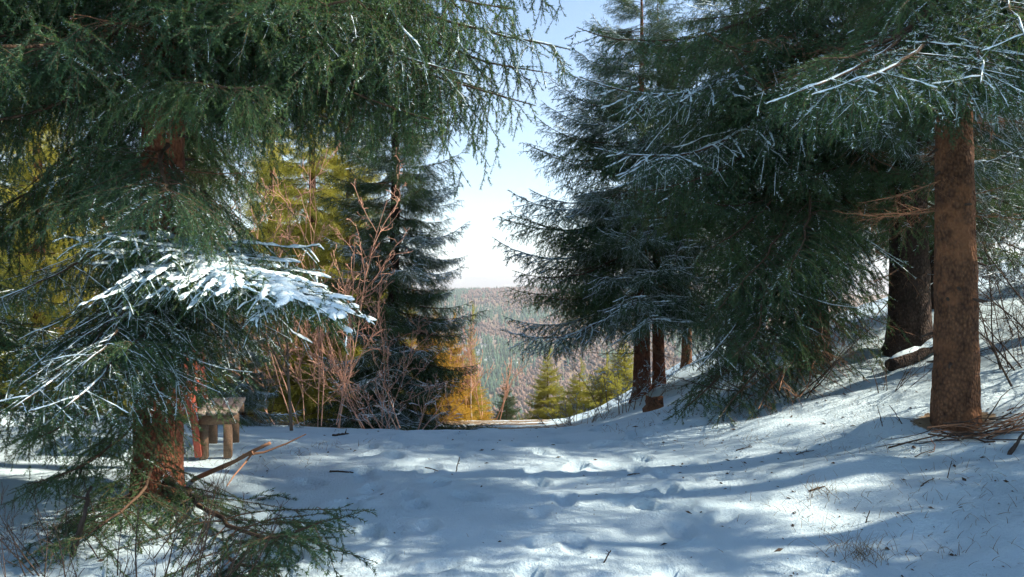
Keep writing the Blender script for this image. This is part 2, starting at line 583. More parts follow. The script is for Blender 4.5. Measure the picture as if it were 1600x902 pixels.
far_forest()

# ------------------------------------------------------------------ spruce boughs
Zup = np.array([0, 0, 1.0])


def unit(v):
    return v / (np.linalg.norm(v, axis=-1, keepdims=True) + 1e-9)


def resample(P, K):
    """P (N,K0,3) -> (N,K,3)"""
    N, K0, _ = P.shape
    s = np.linspace(0, K0 - 1, K)
    i = np.minimum(np.floor(s).astype(int), K0 - 2)
    f = (s - i)[None, :, None]
    return P[:, i] * (1 - f) + P[:, i + 1] * f


def needles(mb, P, rng, per_m, nl, nw, frost, tint0, m_needle, m_frost, spread=0.75, start=0.0):
    """Scatter flat needles along polylines."""
    N, K, _ = P.shape
    ln = np.linalg.norm(np.diff(P, axis=1), axis=2).sum(1)
    cnt = np.maximum((ln * per_m * (1 - start)).astype(int), 3)
    who = np.repeat(np.arange(N), cnt)
    n = len(who)
    u = start + (1 - start) * rng.random(n)
    s = u * (K - 1)
    i = np.minimum(s.astype(int), K - 2)
    f = (s - i)[:, None]
    p = P[who, i] * (1 - f) + P[who, i + 1] * f
    T = unit(P[who, i + 1] - P[who, i])
    ref = np.where(np.abs(T[:, 2:3]) > 0.9, np.array([[1., 0, 0]]), np.array([[0, 0, 1.]]))
    A = unit(np.cross(T, ref)); B = np.cross(A, T)
    ang = rng.random(n) * 2 * math.pi
    rad = A * np.cos(ang)[:, None] + B * np.sin(ang)[:, None]
    phi = rng.normal(spread, 0.2, n)[:, None]
    d = T * np.cos(phi) + rad * np.sin(phi)
    d[:, 2] += 0.12
    d = unit(d)
    L = nl * rng.uniform(0.65, 1.2, n) * (1 - 0.35 * u ** 4)
    side = unit(np.cross(d, unit(rng.normal(size=(n, 3)))))
    w = nw * rng.uniform(0.7, 1.2, n)[:, None]
    V = np.stack([p - side * w * .5, p + side * w * .5, p + d * L[:, None]], 1)
    tri = np.arange(n * 3).reshape(n, 3)
    tint = np.clip(tint0[who] + 0.22 * (u - 0.5) + rng.normal(0, .1, n), 0, 1)
    fr = (rad[:, 2] > -0.1) & (rng.random(n) < frost[who])
    tt = np.repeat(tint, 3)
    base = mb.n
    mb.v.append(V.reshape(-1, 3)); mb.t.append(tt); mb.n += n * 3
    mb.f.append((tri[~fr] + base, m_needle))
    mb.f.append((tri[fr] + base, m_frost))


def snow_ribbons(mb, P, rng, w, h, m, keep, K=13):
    """Lumpy caps of snow lying along polylines; w, h per polyline."""
    sel = rng.random(len(P)) < keep
    P = resample(P[sel], K); w = w[sel]; h = h[sel]
    N, K, _ = P.shape
    if N == 0:
        return
    T = unit(np.gradient(P, axis=1))
    steep = np.abs(T[:, :, 2])
    A = unit(np.cross(T, Zup))
    lump = rng.uniform(0.05, 1.45, (N, K))
    lump = 0.5 * lump + 0.25 * np.roll(lump, 1, 1) + 0.25 * np.roll(lump, -1, 1)
    gap = rng.random((N, K)) < 0.16
    lump = np.where(gap, 0.12, lump)
    lump[:, -1] *= 0.25; lump[:, 0] *= 0.7
    fl = np.clip(1.15 - 1.35 * steep, 0.04, 1)
    W = w[:, None] * lump * fl
    Hh = h[:, None] * (0.35 + 0.75 * lump) * fl
    U = unit(Zup - T * (T @ Zup)[:, :, None])
    prof = [(-1, -0.15), (-0.75, 0.55), (0, 1.0), (0.75, 0.55), (1, -0.15)]
    V = np.stack([P + A * (c * W)[:, :, None] + U * (s * Hh + 0.003)[:, :, None] for c, s in prof], 2)
    V += rng.normal(0, 0.0012, V.shape)
    S = len(prof)
    idx = np.arange(N * K * S).reshape(N, K, S)
    q = np.stack([idx[:, :-1, :-1], idx[:, 1:, :-1], idx[:, 1:, 1:], idx[:, :-1, 1:]], -1).reshape(-1, 4)
    mb.add(V, q, m, 0.5)


def bough(seed, L=2.0, n2=40, len2=0.42, hang=0.3, sag=0.15, tipup=0.1, per_m=190, nl=0.02, nw=0.0028, frost=0.1,
          snow=0.0, bare=0.12, order4=True, dead=False, d3=0.075, dens=1.0, droop2=0.35, cap3=0.38, pads=0, nmat=None):
    """One spruce bough: base at the origin, running along +X. Materials: 0 twig, 1 needles, 2 snow."""
    rng = np.random.default_rng(seed)
    mb = MB()
    K1 = 15
    t = np.linspace(0, 1, K1)
    wob = np.cumsum(rng.normal(0, 0.012 * L, K1)); wob -= wob[0]
    main = np.stack([t * L * (1 - 0.06 * sag), wob * 0.8, L * (-sag * np.sin(t * math.pi * .62) + tipup * t ** 3) + 0.3 * np.cumsum(rng.normal(0, .006 * L, K1))], -1)
    main -= main[0]
    # second order
    t2 = np.clip(np.linspace(bare, 0.97, n2) + rng.normal(0, .4 / n2, n2), 0.03, 0.985)
    side = np.where(np.arange(n2) % 2 == 0, 1, -1) * np.where(rng.random(n2) < .08, -1, 1)
    i = np.minimum((t2 * (K1 - 1)).astype(int), K1 - 2); f = (t2 * (K1 - 1) - i)[:, None]
    p0 = main[i] * (1 - f) + main[i + 1] * f
    T1 = unit(main[i + 1] - main[i])
    a2 = rng.normal(0.92, 0.22, n2)
    S1 = unit(np.cross(Zup, T1)) * side[:, None]
    d2 = unit(T1 * np.cos(a2)[:, None] + S1 * np.sin(a2)[:, None] + Zup * rng.normal(0.02, .12, n2)[:, None])
    prof = (1 - t2) ** 0.75 * smooth(-0.12, 0.22, t2) + 0.09
    l2 = len2 * L * prof * rng.uniform(.6, 1.15, n2)
    l2 = np.where(rng.random(n2) < .07, l2 * .35, l2)
    K2 = 8
    s = np.linspace(0, 1, K2)
    sec = p0[:, None] + d2[:, None] * (s[None, :, None] * l2[:, None, None])
    sec[:, :, 2] -= (hang * 0.8 + droop2 * .4) * l2[:, None] * s[None, :] ** 1.8
    sec[:, :, 2] += 0.12 * l2[:, None] * s[None, :] ** 4
    fw = unit(T1 * np.array([1, 1, 0]))
    sec += fw[:, None] * (0.22 * l2[:, None] * s[None, :] ** 2)[:, :, None]
    sec += np.cumsum(np.cumsum(rng.normal(0, .008, sec.shape), axis=1) * l2[:, None, None], axis=1) - 0
    sec += np.cumsum(rng.normal(0, .012, sec.shape) * l2[:, None, None], axis=1)
    bow = np.cross(d2, Zup) * (rng.normal(0, .13, n2) * l2)[:, None]
    sec += bow[:, None] * (s[None, :] ** 2)[:, :, None]
    # third order
    n3 = np.maximum((l2 / d3 * dens).astype(int), 1)
    who = np.repeat(np.arange(n2), n3)
    N3 = len(who)
    k_in = np.concatenate([np.arange(k) for k in n3])
    t3 = np.clip((k_in + 0.6 + rng.normal(0, .25, N3)) / (n3[who] + 0.3), 0.05, 0.97)
    i = np.minimum((t3 * (K2 - 1)).astype(int), K2 - 2); f = (t3 * (K2 - 1) - i)[:, None]
    q0 = sec[who, i] * (1 - f) + sec[who, i + 1] * f
    T2 = unit(sec[who, i + 1] - sec[who, i])
    sd = np.where(k_in % 2 == 0, 1, -1)
    S2 = unit(np.cross(Zup, T2)) * sd[:, None]
    a3 = rng.normal(0.85, .18, N3)
    h3 = np.clip(hang + rng.normal(0, .15, N3), 0, 1)[:, None]
    d3v = unit(T2 * np.cos(a3)[:, None] + S2 * np.sin(a3)[:, None] * (1 - 0.65 * h3) - Zup * h3 * 1.1 + rng.normal(0, .08, (N3, 3)))
    l3 = np.clip(0.42 * l2[who] * (1 - t3) ** .7 + 0.05, 0.04, cap3) * rng.uniform(.55, 1.2, N3) * (1 + 0.5 * h3[:, 0])
    K3 = 5
    s = np.linspace(0, 1, K3)
    thr = q0[:, None] + d3v[:, None] * (s[None, :, None] * l3[:, None, None])
    thr[:, :, 2] -= (0.25 + 0.5 * hang) * l3[:, None] * s[None, :] ** 2
    thr += np.cumsum(rng.normal(0, .03, thr.shape) * l3[:, None, None], axis=1)
    # fourth order
    four = None
    if order4:
        n4 = np.maximum((l3 / 0.042).astype(int) - 1, 0)
        w4 = np.repeat(np.arange(N3), n4)
        if len(w4):
            k4 = np.concatenate([np.arange(k) for k in n4])
            t4 = (k4 + 0.8) / (n4[w4] + 1.0)
            i = np.minimum((t4 * (K3 - 1)).astype(int), K3 - 2); f = (t4 * (K3 - 1) - i)[:, None]
            r0 = thr[w4, i] * (1 - f) + thr[w4, i + 1] * f
            T3 = unit(thr[w4, i + 1] - thr[w4, i])
            S3 = unit(np.cross(T3, S2[w4] * 0.4 + Zup + rng.normal(0, .3, (len(w4), 3)))) * np.where(k4 % 2 == 0, 1, -1)[:, None]
            a4 = rng.normal(.75, .2, len(w4))
            d4 = unit(T3 * np.cos(a4)[:, None] + S3 * np.sin(a4)[:, None] - Zup * 0.12)
            l4 = np.clip(0.55 * l3[w4] * (1 - t4) + .032, .03, .13) * rng.uniform(.6, 1.2, len(w4))
            s = np.linspace(0, 1, 3)
            four = r0[:, None] + d4[:, None] * (s[None, :, None] * l4[:, None, None])
            four[:, :, 2] -= .15 * l4[:, None] * s[None, :] ** 2
    # wood
    mb.tubes(main[None], (0.0062 * L * (1 - t) ** .8 + .0022)[None], 6, 0, 0.5)
    s = np.linspace(0, 1, K2)
    mb.tubes(sec, (0.0045 * np.maximum(l2, .1)[:, None] * (1 - s[None]) + .0011), 3, 0, 0.5)
    s = np.linspace(0, 1, K3)
    mb.tubes(thr[:, ::2], np.broadcast_to((.0013 * (1 - s[::2]) + .0007)[None], thr[:, ::2].shape[:2]), 3, 0, 0.6)
    if dead and four is not None:
        keep = rng.random(len(four)) < .5
        mb.tubes(four[keep][:, ::2], np.broadcast_to(np.array([.0014, .0007])[None], (keep.sum(), 2)), 3, 0, 0.7)
    if not dead:
        tm = np.clip(rng.normal(.28, .07, 1), 0, 1)
        needles(mb, main[None], rng, per_m * 1.2, nl, nw, np.array([frost]), tm, 1, 2, start=0.35 if bare > .1 else 0.04)
        needles(mb, sec, rng, per_m * 1.1, nl, nw, (rng.random(n2) < frost * 3) * .45, np.clip(rng.normal(.28, .1, n2), 0, 1), 1, 2, start=0.15)
        needles(mb, thr, rng, per_m, nl, nw, (rng.random(N3) < frost * 1.6) * .42, np.clip(rng.normal(.34, .12, N3), 0, 1), 1, 2)
        if four is not None:
            needles(mb, four, rng, per_m, nl * .9, nw, (rng.random(len(four)) < frost * .8) * .4, np.clip(rng.normal(.45, .15, len(four)), 0, 1), 1, 2)
    if snow > 0:
        snow_ribbons(mb, main[None], rng, np.array([.022 * snow]), np.array([.024 * snow]), 2, 1.1, 40)
        up = smooth(0.0, 0.5, 1 - hang)
        snow_ribbons(mb, sec, rng, (.007 + .018 * np.sqrt(np.maximum(l2, 0))) * snow, np.full(n2, .018 * snow), 2, 0.5 + .4 * min(snow, 1), 20 if snow > .4 else 9)
        snow_ribbons(mb, thr, rng, np.full(N3, .014) * snow, np.full(N3, .014) * snow, 2, min(0.8, 0.15 + .5 * snow) * (0.3 + .7 * up), 10 if snow > .8 else 6)
    if pads:
        # lumpy pads of settled snow where twigs fork
        ico = np.array([(0, 0, 1)] + [(math.cos(q) * .9, math.sin(q) * .9, .42) for q in np.arange(6) * 1.0472] + [(math.cos(q + .5), math.sin(q + .5), -.12) for q in np.arange(6) * 1.0472])
        ring = np.arange(6)
        tf = [[0, 1 + k, 1 + (k + 1) % 6] for k in ring] + [[1 + k, 7 + k, 1 + (k + 1) % 6] for k in ring] + [[1 + (k + 1) % 6, 7 + k, 7 + (k + 1) % 6] for k in ring]
        ww = rng.integers(0, n2, pads); ss = rng.random(pads) ** 1.3 * .62
        ii = np.minimum((ss * (K2 - 1)).astype(int), K2 - 2); ff = (ss * (K2 - 1) - ii)[:, None]
        c = sec[ww, ii] * (1 - ff) + sec[ww, ii + 1] * ff
        Tn = unit(sec[ww, ii + 1] - sec[ww, ii]); An = unit(np.cross(Zup, Tn))
        sz = rng.uniform(.014, .036, pads) * (1.1 - .6 * ss)
        loc = ico[None] * (1 + rng.normal(0, .14, (pads, len(ico), 1)))
        Vp = c[:, None] + (Tn[:, None] * loc[:, :, :1] * 1.7 + An[:, None] * loc[:, :, 1:2] * 1.0 + Zup * loc[:, :, 2:3] * .75) * sz[:, None, None]
        fp = (np.arange(pads)[:, None, None] * len(ico) + np.array(tf)[None]).reshape(-1, 3)
        mb.add(Vp, fp, 2, .5)
    me = mb.mesh('bough', [M_DEAD if dead else M_TWIG, nmat or M_NEEDLE, M_SNOW], [0, 2])
    tip = main[-1].copy()
    return me, tip


LIB = {}
TWINS = {}


def lib(key, n, **kw):
    LIB[key] = [bough(hash_seed(key) + k * 7, **{**kw, 'L': kw.get('L', 2.0) * (1 + 0.06 * (k % 3 - 1))}) for k in range(n)]


def hash_seed(s):
    return sum(ord(c) * (i + 3) for i, c in enumerate(s)) % 9973


lib('hero_snow', 2, L=2.3, n2=44, len2=0.38, hang=0.22, sag=0.10, tipup=-0.10, per_m=420, nl=.021, nw=.0040, frost=.16, snow=1.1, d3=.052, cap3=.24, pads=460)
lib('near_snow', 2, L=2.2, n2=38, len2=0.40, hang=0.42, sag=0.08, tipup=0.0, per_m=400, nl=.021, nw=.0040, frost=.36, snow=.2)
lib('near_hang', 3, L=2.3, n2=38, len2=0.40, hang=0.52, sag=0.08, tipup=0.06, per_m=380, nl=.022, nw=.0042, frost=.06, cap3=.34)
lib('near_green', 2, L=2.0, n2=34, len2=0.42, hang=0.28, sag=0.12, tipup=0.08, per_m=400, nl=.021, nw=.0040, frost=.02)
lib('mid_frost', 3, L=2.4, n2=38, len2=0.36, hang=0.32, sag=0.16, tipup=0.20, per_m=150, nl=.028, nw=.0080, frost=.30, snow=.55, nmat=M_NEEDLE_BLUE)
lib('mid_green', 3, L=2.2, n2=34, len2=0.38, hang=0.38, sag=0.14, tipup=0.12, per_m=150, nl=.028, nw=.0080, frost=.09)
lib('mid_clear', 2, L=2.0, n2=30, len2=0.40, hang=0.45, sag=0.10, tipup=0.16, per_m=130, nl=.032, nw=.009, frost=.01, bare=.05, nmat=M_NEEDLE_YEL_SUN)
lib('far_young', 3, L=1.4, n2=24, len2=0.45, hang=0.15, sag=0.05, tipup=0.16, per_m=120, nl=.042, nw=.009, frost=.0, order4=False, d3=.05, bare=.03, nmat=M_NEEDLE_YEL_SUN)
lib('shade', 2, L=2.4, n2=28, len2=0.44, hang=0.4, sag=0.12, tipup=0.08, per_m=40, nl=.06, nw=.022, frost=.06, order4=True, d3=.11)
lib('dead', 3, L=1.6, n2=20, len2=0.36, hang=0.25, sag=0.12, tipup=-0.02, dead=True, d3=.11)


def put_bough(parent, key, p0, p1, rng, name='branch', mats=None, roll=0.25, base=(0, 0, 0), thick=1.0):
    """A bough from p0 to its tip p1, in the parent's frame (its base at `base`)."""
    me, tip = LIB[key][rng.integers(len(LIB[key]))]
    if mats:
        # a recoloured twin of the shared mesh, so that copies still share their data
        twin = me.name + '|' + '|'.join(m.name for m in mats.values())
        if twin not in TWINS:
            t_ = me.copy()
            for k, m in mats.items():
                t_.materials[k] = m
            TWINS[twin] = t_
        me = TWINS[twin]
    p0 = np.asarray(p0, float); p1 = np.asarray(p1, float)
    v = p1 - p0
    dist = np.linalg.norm(v)
    sc_ = dist / np.linalg.norm(tip)
    az = math.atan2(v[1], v[0]) - math.atan2(tip[1], tip[0])
    el = math.asin(np.clip(v[2] / dist, -1, 1)) - math.asin(tip[2] / np.linalg.norm(tip))
    o = bpy.data.objects.new(name, me)
    M = Matrix.Translation(Vector(p0 - np.asarray(base))) @ Matrix.Rotation(az, 4, 'Z') @ Matrix.Rotation(-el, 4, 'Y') @ Matrix.Rotation(float(rng.normal(0, roll)), 4, 'X') @ Matrix.Diagonal((sc_, sc_ * thick, sc_ * thick, 1))
    o.matrix_basis = M
    return link(o, parent)


def trunk_mesh(seed, H, r, flare=0.35, lean=(0, 0), material=None, sides=22, knots=0.5, hvis=6.0):
    """Tapered stem with root flare, bark scales in relief and knot bumps."""
    rng = np.random.default_rng(seed)
    zs = np.concatenate([np.arange(-0.35, min(hvis, H), 0.045 if sides < 30 else 0.022), np.linspace(min(hvis, H), H, 14)[1:]])
    ang = np.arange(sides) / sides * 2 * math.pi
    A, Zg = np.meshgrid(ang, zs)
    rr = r * np.clip(1 - np.maximum(Zg, 0) / H, 0.02, 1) ** 0.85
    rr = rr * (1 + flare * np.exp(-np.maximum(Zg, -.1) / 0.16) * (0.75 + 0.4 * np.cos(A * 5 + seed) + .25 * np.cos(A * 3 + 2 * seed)))
    rr *= 1 + 0.035 * np.cos(A * 2 + Zg * .5 + seed) + 0.07 * fbm(A * 3.2 + seed, Zg * 5.0, seed, 3) + (0.05 * fbm(A * 11 + seed, Zg * 17.0, seed + 5, 3) if sides > 30 else 0)
    for k in range(int(knots * hvis * 6)):
        kz = rng.uniform(0.4, hvis); ka = rng.uniform(0, 6.28)
        d = np.hypot(np.angle(np.exp(1j * (A - ka))) * r, Zg - kz)
        rr += 0.016 * np.exp(-(d / 0.035) ** 2) * rng.uniform(.5, 1.4)
    cx = lean[0] * Zg + 0.02 * np.sin(Zg * 1.1 + seed); cyy = lean[1] * Zg + 0.02 * np.cos(Zg * .9 + seed)
    V = np.stack([cx + rr * np.cos(A), cyy + rr * np.sin(A), Zg], -1).reshape(-1, 3)
    n = len(zs)
    idx = np.arange(n * sides).reshape(n, sides)
    nx_ = np.roll(idx, -1, 1)
    q = np.stack([idx[:-1], nx_[:-1], nx_[1:], idx[1:]], -1).reshape(-1, 4)
    return new_mesh('trunk', V, [(q, 0), (idx[-1][None, :], 0)], [material or M_BARK], None, True)


CAM = np.array([0, 0, 1.6])


def spruce(label, x, y, H, r, R, z0, seed, keys, upkey='shade', group='tall spruces lining the path', step=0.34, per=5, bark=None, ndl=None,
           zvis=None, flare=0.35, lean=(0, 0), drop=0.30, avoid=None, dead=(0, 0, 0), dead_key='dead', explicit=(), name='spruce_tree',
           shape=0.8, cat='spruce tree', zb=None, hvis=None, twig=None, jit=0.25, stubs=0, sides=22, minr=0.12, thin_up=0.0, dead_free=False):
    rng = np.random.default_rng(seed)
    zb = hz(x, y) if zb is None else zb
    base = np.array([x, y, zb])
    root = empty(name, tuple(base))
    tag(root, label, cat, group)
    dist = math.hypot(x, y)
    if zvis is None:
        zvis = 1.6 + 0.40 * (dist + R) - zb + .4
    tr = bpy.data.objects.new('trunk', trunk_mesh(seed, H, r, flare, lean, bark, sides, .5 if dist < 12 else .2, hvis or min(zvis + .5, H)))
    link(tr, root)
    cr = empty('crown', (0, 0, 0), root)
    mats = {}
    if ndl: mats[1] = ndl
    if twig: mats[0] = twig
    h = z0
    k = 0

    def stem(hh):
        return np.array([lean[0] * hh, lean[1] * hh, hh])
    while h < H - 0.25:
        u = (h - z0) / (H - z0)
        rad = max(R * (1 - u) ** shape, minr)
        vis = h < zvis
        n = per if vis else max(3, per - 1)
        for j in range(n):
            az = (j + 0.5 * (k % 2)) / n * 2 * math.pi + rng.normal(0, .22) + seed
            L = rad * rng.uniform(1 - jit, 1 + jit * .7)
            hh = h + rng.uniform(-.5, .5) * step
            if hh < z0 * .8:
                hh = z0 * .8
            e = drop * (1 - u) - 0.45 * u + rng.normal(0, .08)
            v = np.array([math.cos(az) * math.cos(e), math.sin(az) * math.cos(e), -math.sin(e)]) * L
            p0 = stem(hh); p1 = p0 + v
            g = hz(x + p1[0], y + p1[1]) - zb
            p1[2] = max(p1[2], g + .12)
            if not vis and rng.random() < thin_up:
                continue
            if avoid is not None and avoid(base + p1, base + p0):
                continue
            put_bough(cr, (keys[rng.integers(len(keys))] if vis else upkey), p0, p1, rng, mats=(mats if mats else None))
        h += step if vis else step * 1.7
        k += 1
    # leader
    put_bough(cr, keys[0] if H < zvis else upkey, stem(H - .35), stem(H) + np.array([0.02, 0, .25]), rng, mats=(mats if mats else None))
    for (a, b, key) in explicit:
        put_bough(cr, key, np.asarray(a) - base, np.asarray(b) - base, rng, roll=.12, mats=(mats if mats else None))
    nd, dz0, dz1 = dead
    for j in range(nd):
        hh = rng.uniform(dz0, dz1); az = rng.uniform(0, 6.28)
        L = rng.uniform(.5, 1.0) * min(R * .7, 1.6)
        e = rng.normal(.18, .2)
        p0 = stem(hh); p1 = p0 + np.array([math.cos(az) * math.cos(e), math.sin(az) * math.cos(e), -math.sin(e)]) * L
        if avoid is not None and not dead_free and avoid(base + p1, base + p0):
            continue
        put_bough(tr, dead_key, p0, p1, rng, name='dead_branch', roll=.6)
    for j in range(stubs):
        hh = rng.uniform(.5, min(H, 3.6)); az = rng.uniform(0, 6.28)
        rr = r * (1 - hh / H) ** .85
        P = np.array([[0, 0, 0], [.06, 0, .004], [.06 + rng.uniform(.01, .1), 0, -.01]]) + np.array([rr - .03, 0, 0])
        mb = MB(); mb.tubes(P[None], np.array([[.017, .013, .009]]), 6, 0, cap=True)
        o = bpy.data.objects.new('branch_stub', mb.mesh('branch_stub', [M_BLACK_TWIG]))
        o.location = stem(hh); o.rotation_euler = (0, rng.normal(0, .3), az)
        link(o, tr)
    return root


def seg_pts(a, b, n=6):
    return [a + (b - a) * t for t in np.linspace(0.15, 1.08, n)]


def keep_gap(a, b):
    """True where a bough would hang into the open view down the path or right before the lens."""
    for p in seg_pts(b, a):
        d = p - CAM
        if d[1] < 2.2 and np.linalg.norm(d) < 2.6:
            return True
        if d[1] > 0.5:
            px = 800 + F * d[0] / d[1]; py = 451 - F * d[2] / d[1]
            if 720 < px < 850 and 70 < py < 680 and d[1] < 19:
                return True
            if 560 < px < 1000 and 255 < py < 1000 and d[1] < 9.2:
                return True
    return False


# ---- left side
_wr = np.random.default_rng(77)


def window(a, b):
    for p in seg_pts(b, a):
        d = p - CAM
        if d[1] > .5:
            px = 800 + F * d[0] / d[1]; py = 451 - F * d[2] / d[1]
            if 30 < px < 235 and 165 < py < 385 and _wr.random() < .55:
                return True
            if 430 < px < 660 and 235 < py < 560 and d[1] < 11:
                return True
    return False


def gapL(a, b):
    return keep_gap(a, b) or window(a, b)


T0 = np.array([-2.73, 6.2, hz(-2.73, 6.2)])


def gapL1(a, b):
    if keep_gap(a, b) or window(a, b):
        return True
    for p in seg_pts(b, a):
        d = p - CAM
        if d[1] > .5:
            px = 800 + F * d[0] / d[1]; py = 451 - F * d[2] / d[1]
            if py > 330 and d[1] < 6.4:
                return True
            if px > 600 and py > 120:
                return True
            if px > 430 and py > 240:
                return True
    return False


def tr_at(z):
    return (T0[0], T0[1], z)


L1_boughs = [
    (tr_at(2.05), at(548, 492, 4.55), 'hero_snow'),
    (tr_at(2.0), at(455, 472, 4.4), 'hero_snow'),
    (tr_at(1.95), at(345, 455, 4.4), 'hero_snow'),
    (tr_at(1.95), at(120, 570, 4.2), 'near_snow'),
    (tr_at(1.9), at(20, 640, 4.2), 'near_snow'),
    (tr_at(1.75), at(95, 640, 4.1), 'near_snow'),
    (tr_at(1.75), at(490, 445, 5.4), 'near_snow'),
    (tr_at(1.75), at(210, 535, 4.4), 'near_green'),
    (tr_at(1.35), at(60, 690, 4.5), 'near_green'),
    (tr_at(2.35), at(470, 430, 6.2), 'near_snow'),
    (tr_at(2.2), at(-40, 480, 5.0), 'near_snow'),
    (tr_at(0.16), at(505, 815, 4.0), 'near_green'),
    (tr_at(0.12), at(440, 885, 3.9), 'near_green'),
    (tr_at(0.1), at(350, 930, 3.7), 'near_green'),
    (tr_at(0.4), at(110, 850, 4.2), 'near_green'),
    (tr_at(0.8), at(40, 760, 4.6), 'near_green'),
    # the long boughs reaching over the path
    (tr_at(4.6), at(892, 72, 5.7), 'near_snow'),
    (tr_at(4.5), at(838, 160, 5.6), 'near_hang'),
    (tr_at(4.3), at(745, 120, 5.3), 'near_snow'),
    (tr_at(4.1), at(690, 190, 5.5), 'near_hang'),
    (tr_at(4.7), at(862, 112, 5.9), 'near_hang'),
    (tr_at(4.6), at(782, 150, 5.8), 'near_hang'),
    (tr_at(4.9), at(800, 20, 5.2), 'near_hang'),
    (tr_at(5.1), at(900, -10, 6.2), 'near_hang'),
    (tr_at(3.9), at(640, 165, 6.4), 'near_hang'),
    (tr_at(3.7), at(560, 200, 5.6), 'near_hang'),
]
spruce('big spruce left of the path with a thickly snow laden bough over the bench', T0[0], T0[1], 15, .18, 3.0, 2.5, 11, ['near_hang', 'near_green', 'near_hang'],
       bark=M_BARK_RED, avoid=gapL1, dead=(30, 1.7, 4.2), explicit=L1_boughs, drop=.35, step=.3, stubs=10, flare=.2, sides=48)
spruce('dark spruce at the left edge whose boughs hang across the corner', -5.6, 5.4, 14, .2, 3.0, 1.4, 23, ['near_hang', 'near_green', 'near_snow'], avoid=gapL, dead=(14, .5, 3.2), bark=M_BARK_DARK)
spruce('shaded spruce behind the big one at the left edge', -6.9, 8.9, 15, .2, 2.8, 2.2, 37, ['mid_green', 'mid_frost', 'mid_green'], avoid=gapL, dead=(34, .5, 4.5), bark=M_BARK)
spruce('dark spruce standing just behind the bench', -4.3, 9.6, 14, .19, 1.6, 3.0, 41, ['mid_green', 'mid_green', 'mid_frost'], avoid=gapL, dead=(40, 1.0, 4.2), bark=M_BARK_DARK)
spruce('snow dusted dark spruce left of the valley view, its side against the sky', -2.15, 14.6, 9.5, .13, 1.7, 0.3, 53, ['mid_frost', 'mid_green', 'mid_green'], avoid=None, bark=M_BARK_DARK, shape=.5, drop=.2, step=.27, per=8)
spruce('yellow green sunlit spruce behind the reddish bare bush', -4.6, 18.5, 10, .15, 2.1, .5, 61, ['mid_clear'], drop=.15, group='sunlit spruces beyond the left trees', per=6)
spruce('tall yellow green sunlit spruce just behind the dusted dark one', -3.5, 17.2, 9.5, .15, 1.7, .5, 64, ['mid_clear'], drop=.15, group='sunlit spruces beyond the left trees', per=7)
spruce('yellow green sunlit spruce seen between the dark boughs at far left', -9.2, 15.5, 9, .15, 2.2, .4, 67, ['mid_clear'], drop=.15, group='sunlit spruces beyond the left trees', per=6)
spruce('sunlit spruce seen low behind the bench and big trunk', -7.1, 17.5, 7.5, .14, 2.0, .3, 71, ['mid_clear'], drop=.15, group='sunlit spruces beyond the left trees', per=6)
for (x_, y_, H_, R_, m_, lab) in [
    (-11.5, 19.0, 9, 2.4, M_NEEDLE_YEL_SUN, 'sunlit spruce deep in the wood at the far left edge'),
    (-9.6, 22.5, 11, 2.4, M_NEEDLE, 'green spruce deep in the wood left of the big trunk'),
    (-6.6, 22.0, 11, 2.3, M_NEEDLE_YEL_SUN, 'sunlit spruce deep in the wood right of the big trunk'),
    (-12.8, 25.0, 12, 2.6, M_NEEDLE, 'green spruce farthest back in the wood at left'),
    (-5.6, 25.5, 12, 2.3, M_NEEDLE, 'green spruce farthest back behind the reddish bush'),
    (-8.2, 27.5, 13, 2.6, M_NEEDLE_YEL_SUN, 'yellowish spruce farthest back behind the bench'),
]:
    spruce(lab, x_, y_, H_, .15, R_, .3, int(abs(x_) * 17), ['mid_clear' if m_ is M_NEEDLE_YEL_SUN else 'mid_green'], drop=.15, group='sunlit spruces beyond the left trees', per=7, step=.42)
spruce('small snowy spruce behind the end of the bench', -3.55, 10.6, 1.9, .035, .75, .12, 73, ['near_snow', 'mid_frost'], group='young spruces', step=.2, per=6, drop=.2, flare=.1, hvis=1.9, sides=10)

# ---- right side
R1 = np.array([3.89, 7.05]); R1z = hz(*R1)
R3 = np.array([3.96, 10.5]); R3z = hz(*R3)


def gapR(a, b):
    if keep_gap(a, b):
        return True
    for p in seg_pts(b, a):
        d = p - CAM
        if d[1] > .5:
            px = 800 + F * d[0] / d[1]; py = 451 - F * d[2] / d[1]
            if px > 1380 and 200 < py and d[1] < 7.6:
                return True
            if py > 260 and d[1] < 7.6 and px > 1000:
                return True
            if 930 < px < 1080 and 380 < py < 640 and d[1] < 14.5:
                return True
    return False


R1_boughs = [
    ((R1[0], R1[1], 4.3), at(1245, 145, 5.0), 'near_snow'),
    ((R1[0], R1[1], 4.2), at(1330, 130, 4.7), 'near_snow'),
    ((R1[0], R1[1], 4.4), at(1540, 130, 4.7), 'near_snow'),
    ((R1[0], R1[1], 4.0), at(1455, 195, 5.7), 'near_green'),
    ((R1[0], R1[1], 5.2), at(1400, 20, 5.6), 'near_hang'),
    ((R1[0], R1[1], 4.8), at(1600, 70, 4.9), 'near_snow'),
    ((R1[0], R1[1], 4.5), at(1290, 95, 5.1), 'near_green'),
]
spruce('thick bare lower trunk of a spruce on the bank, orange where the sun strikes', R1[0], R1[1], 11.5, .182, 1.5, 4.3, 83, ['near_hang', 'near_snow'], avoid=gapR,
       explicit=R1_boughs, bark=M_BARK, stubs=34, dead=(16, 1.9, 4.0), dead_free=True, lean=(.006, 0), flare=.14, step=.6, per=4, thin_up=.7, sides=56)
spruce('dark trunked spruce up the bank behind the thick orange trunk', 4.95, 10.0, 9, .25, 2.6, 2.7, 89, ['mid_green', 'mid_frost'], avoid=gapR, bark=M_BARK_DARK, dead=(30, .9, 3.6))
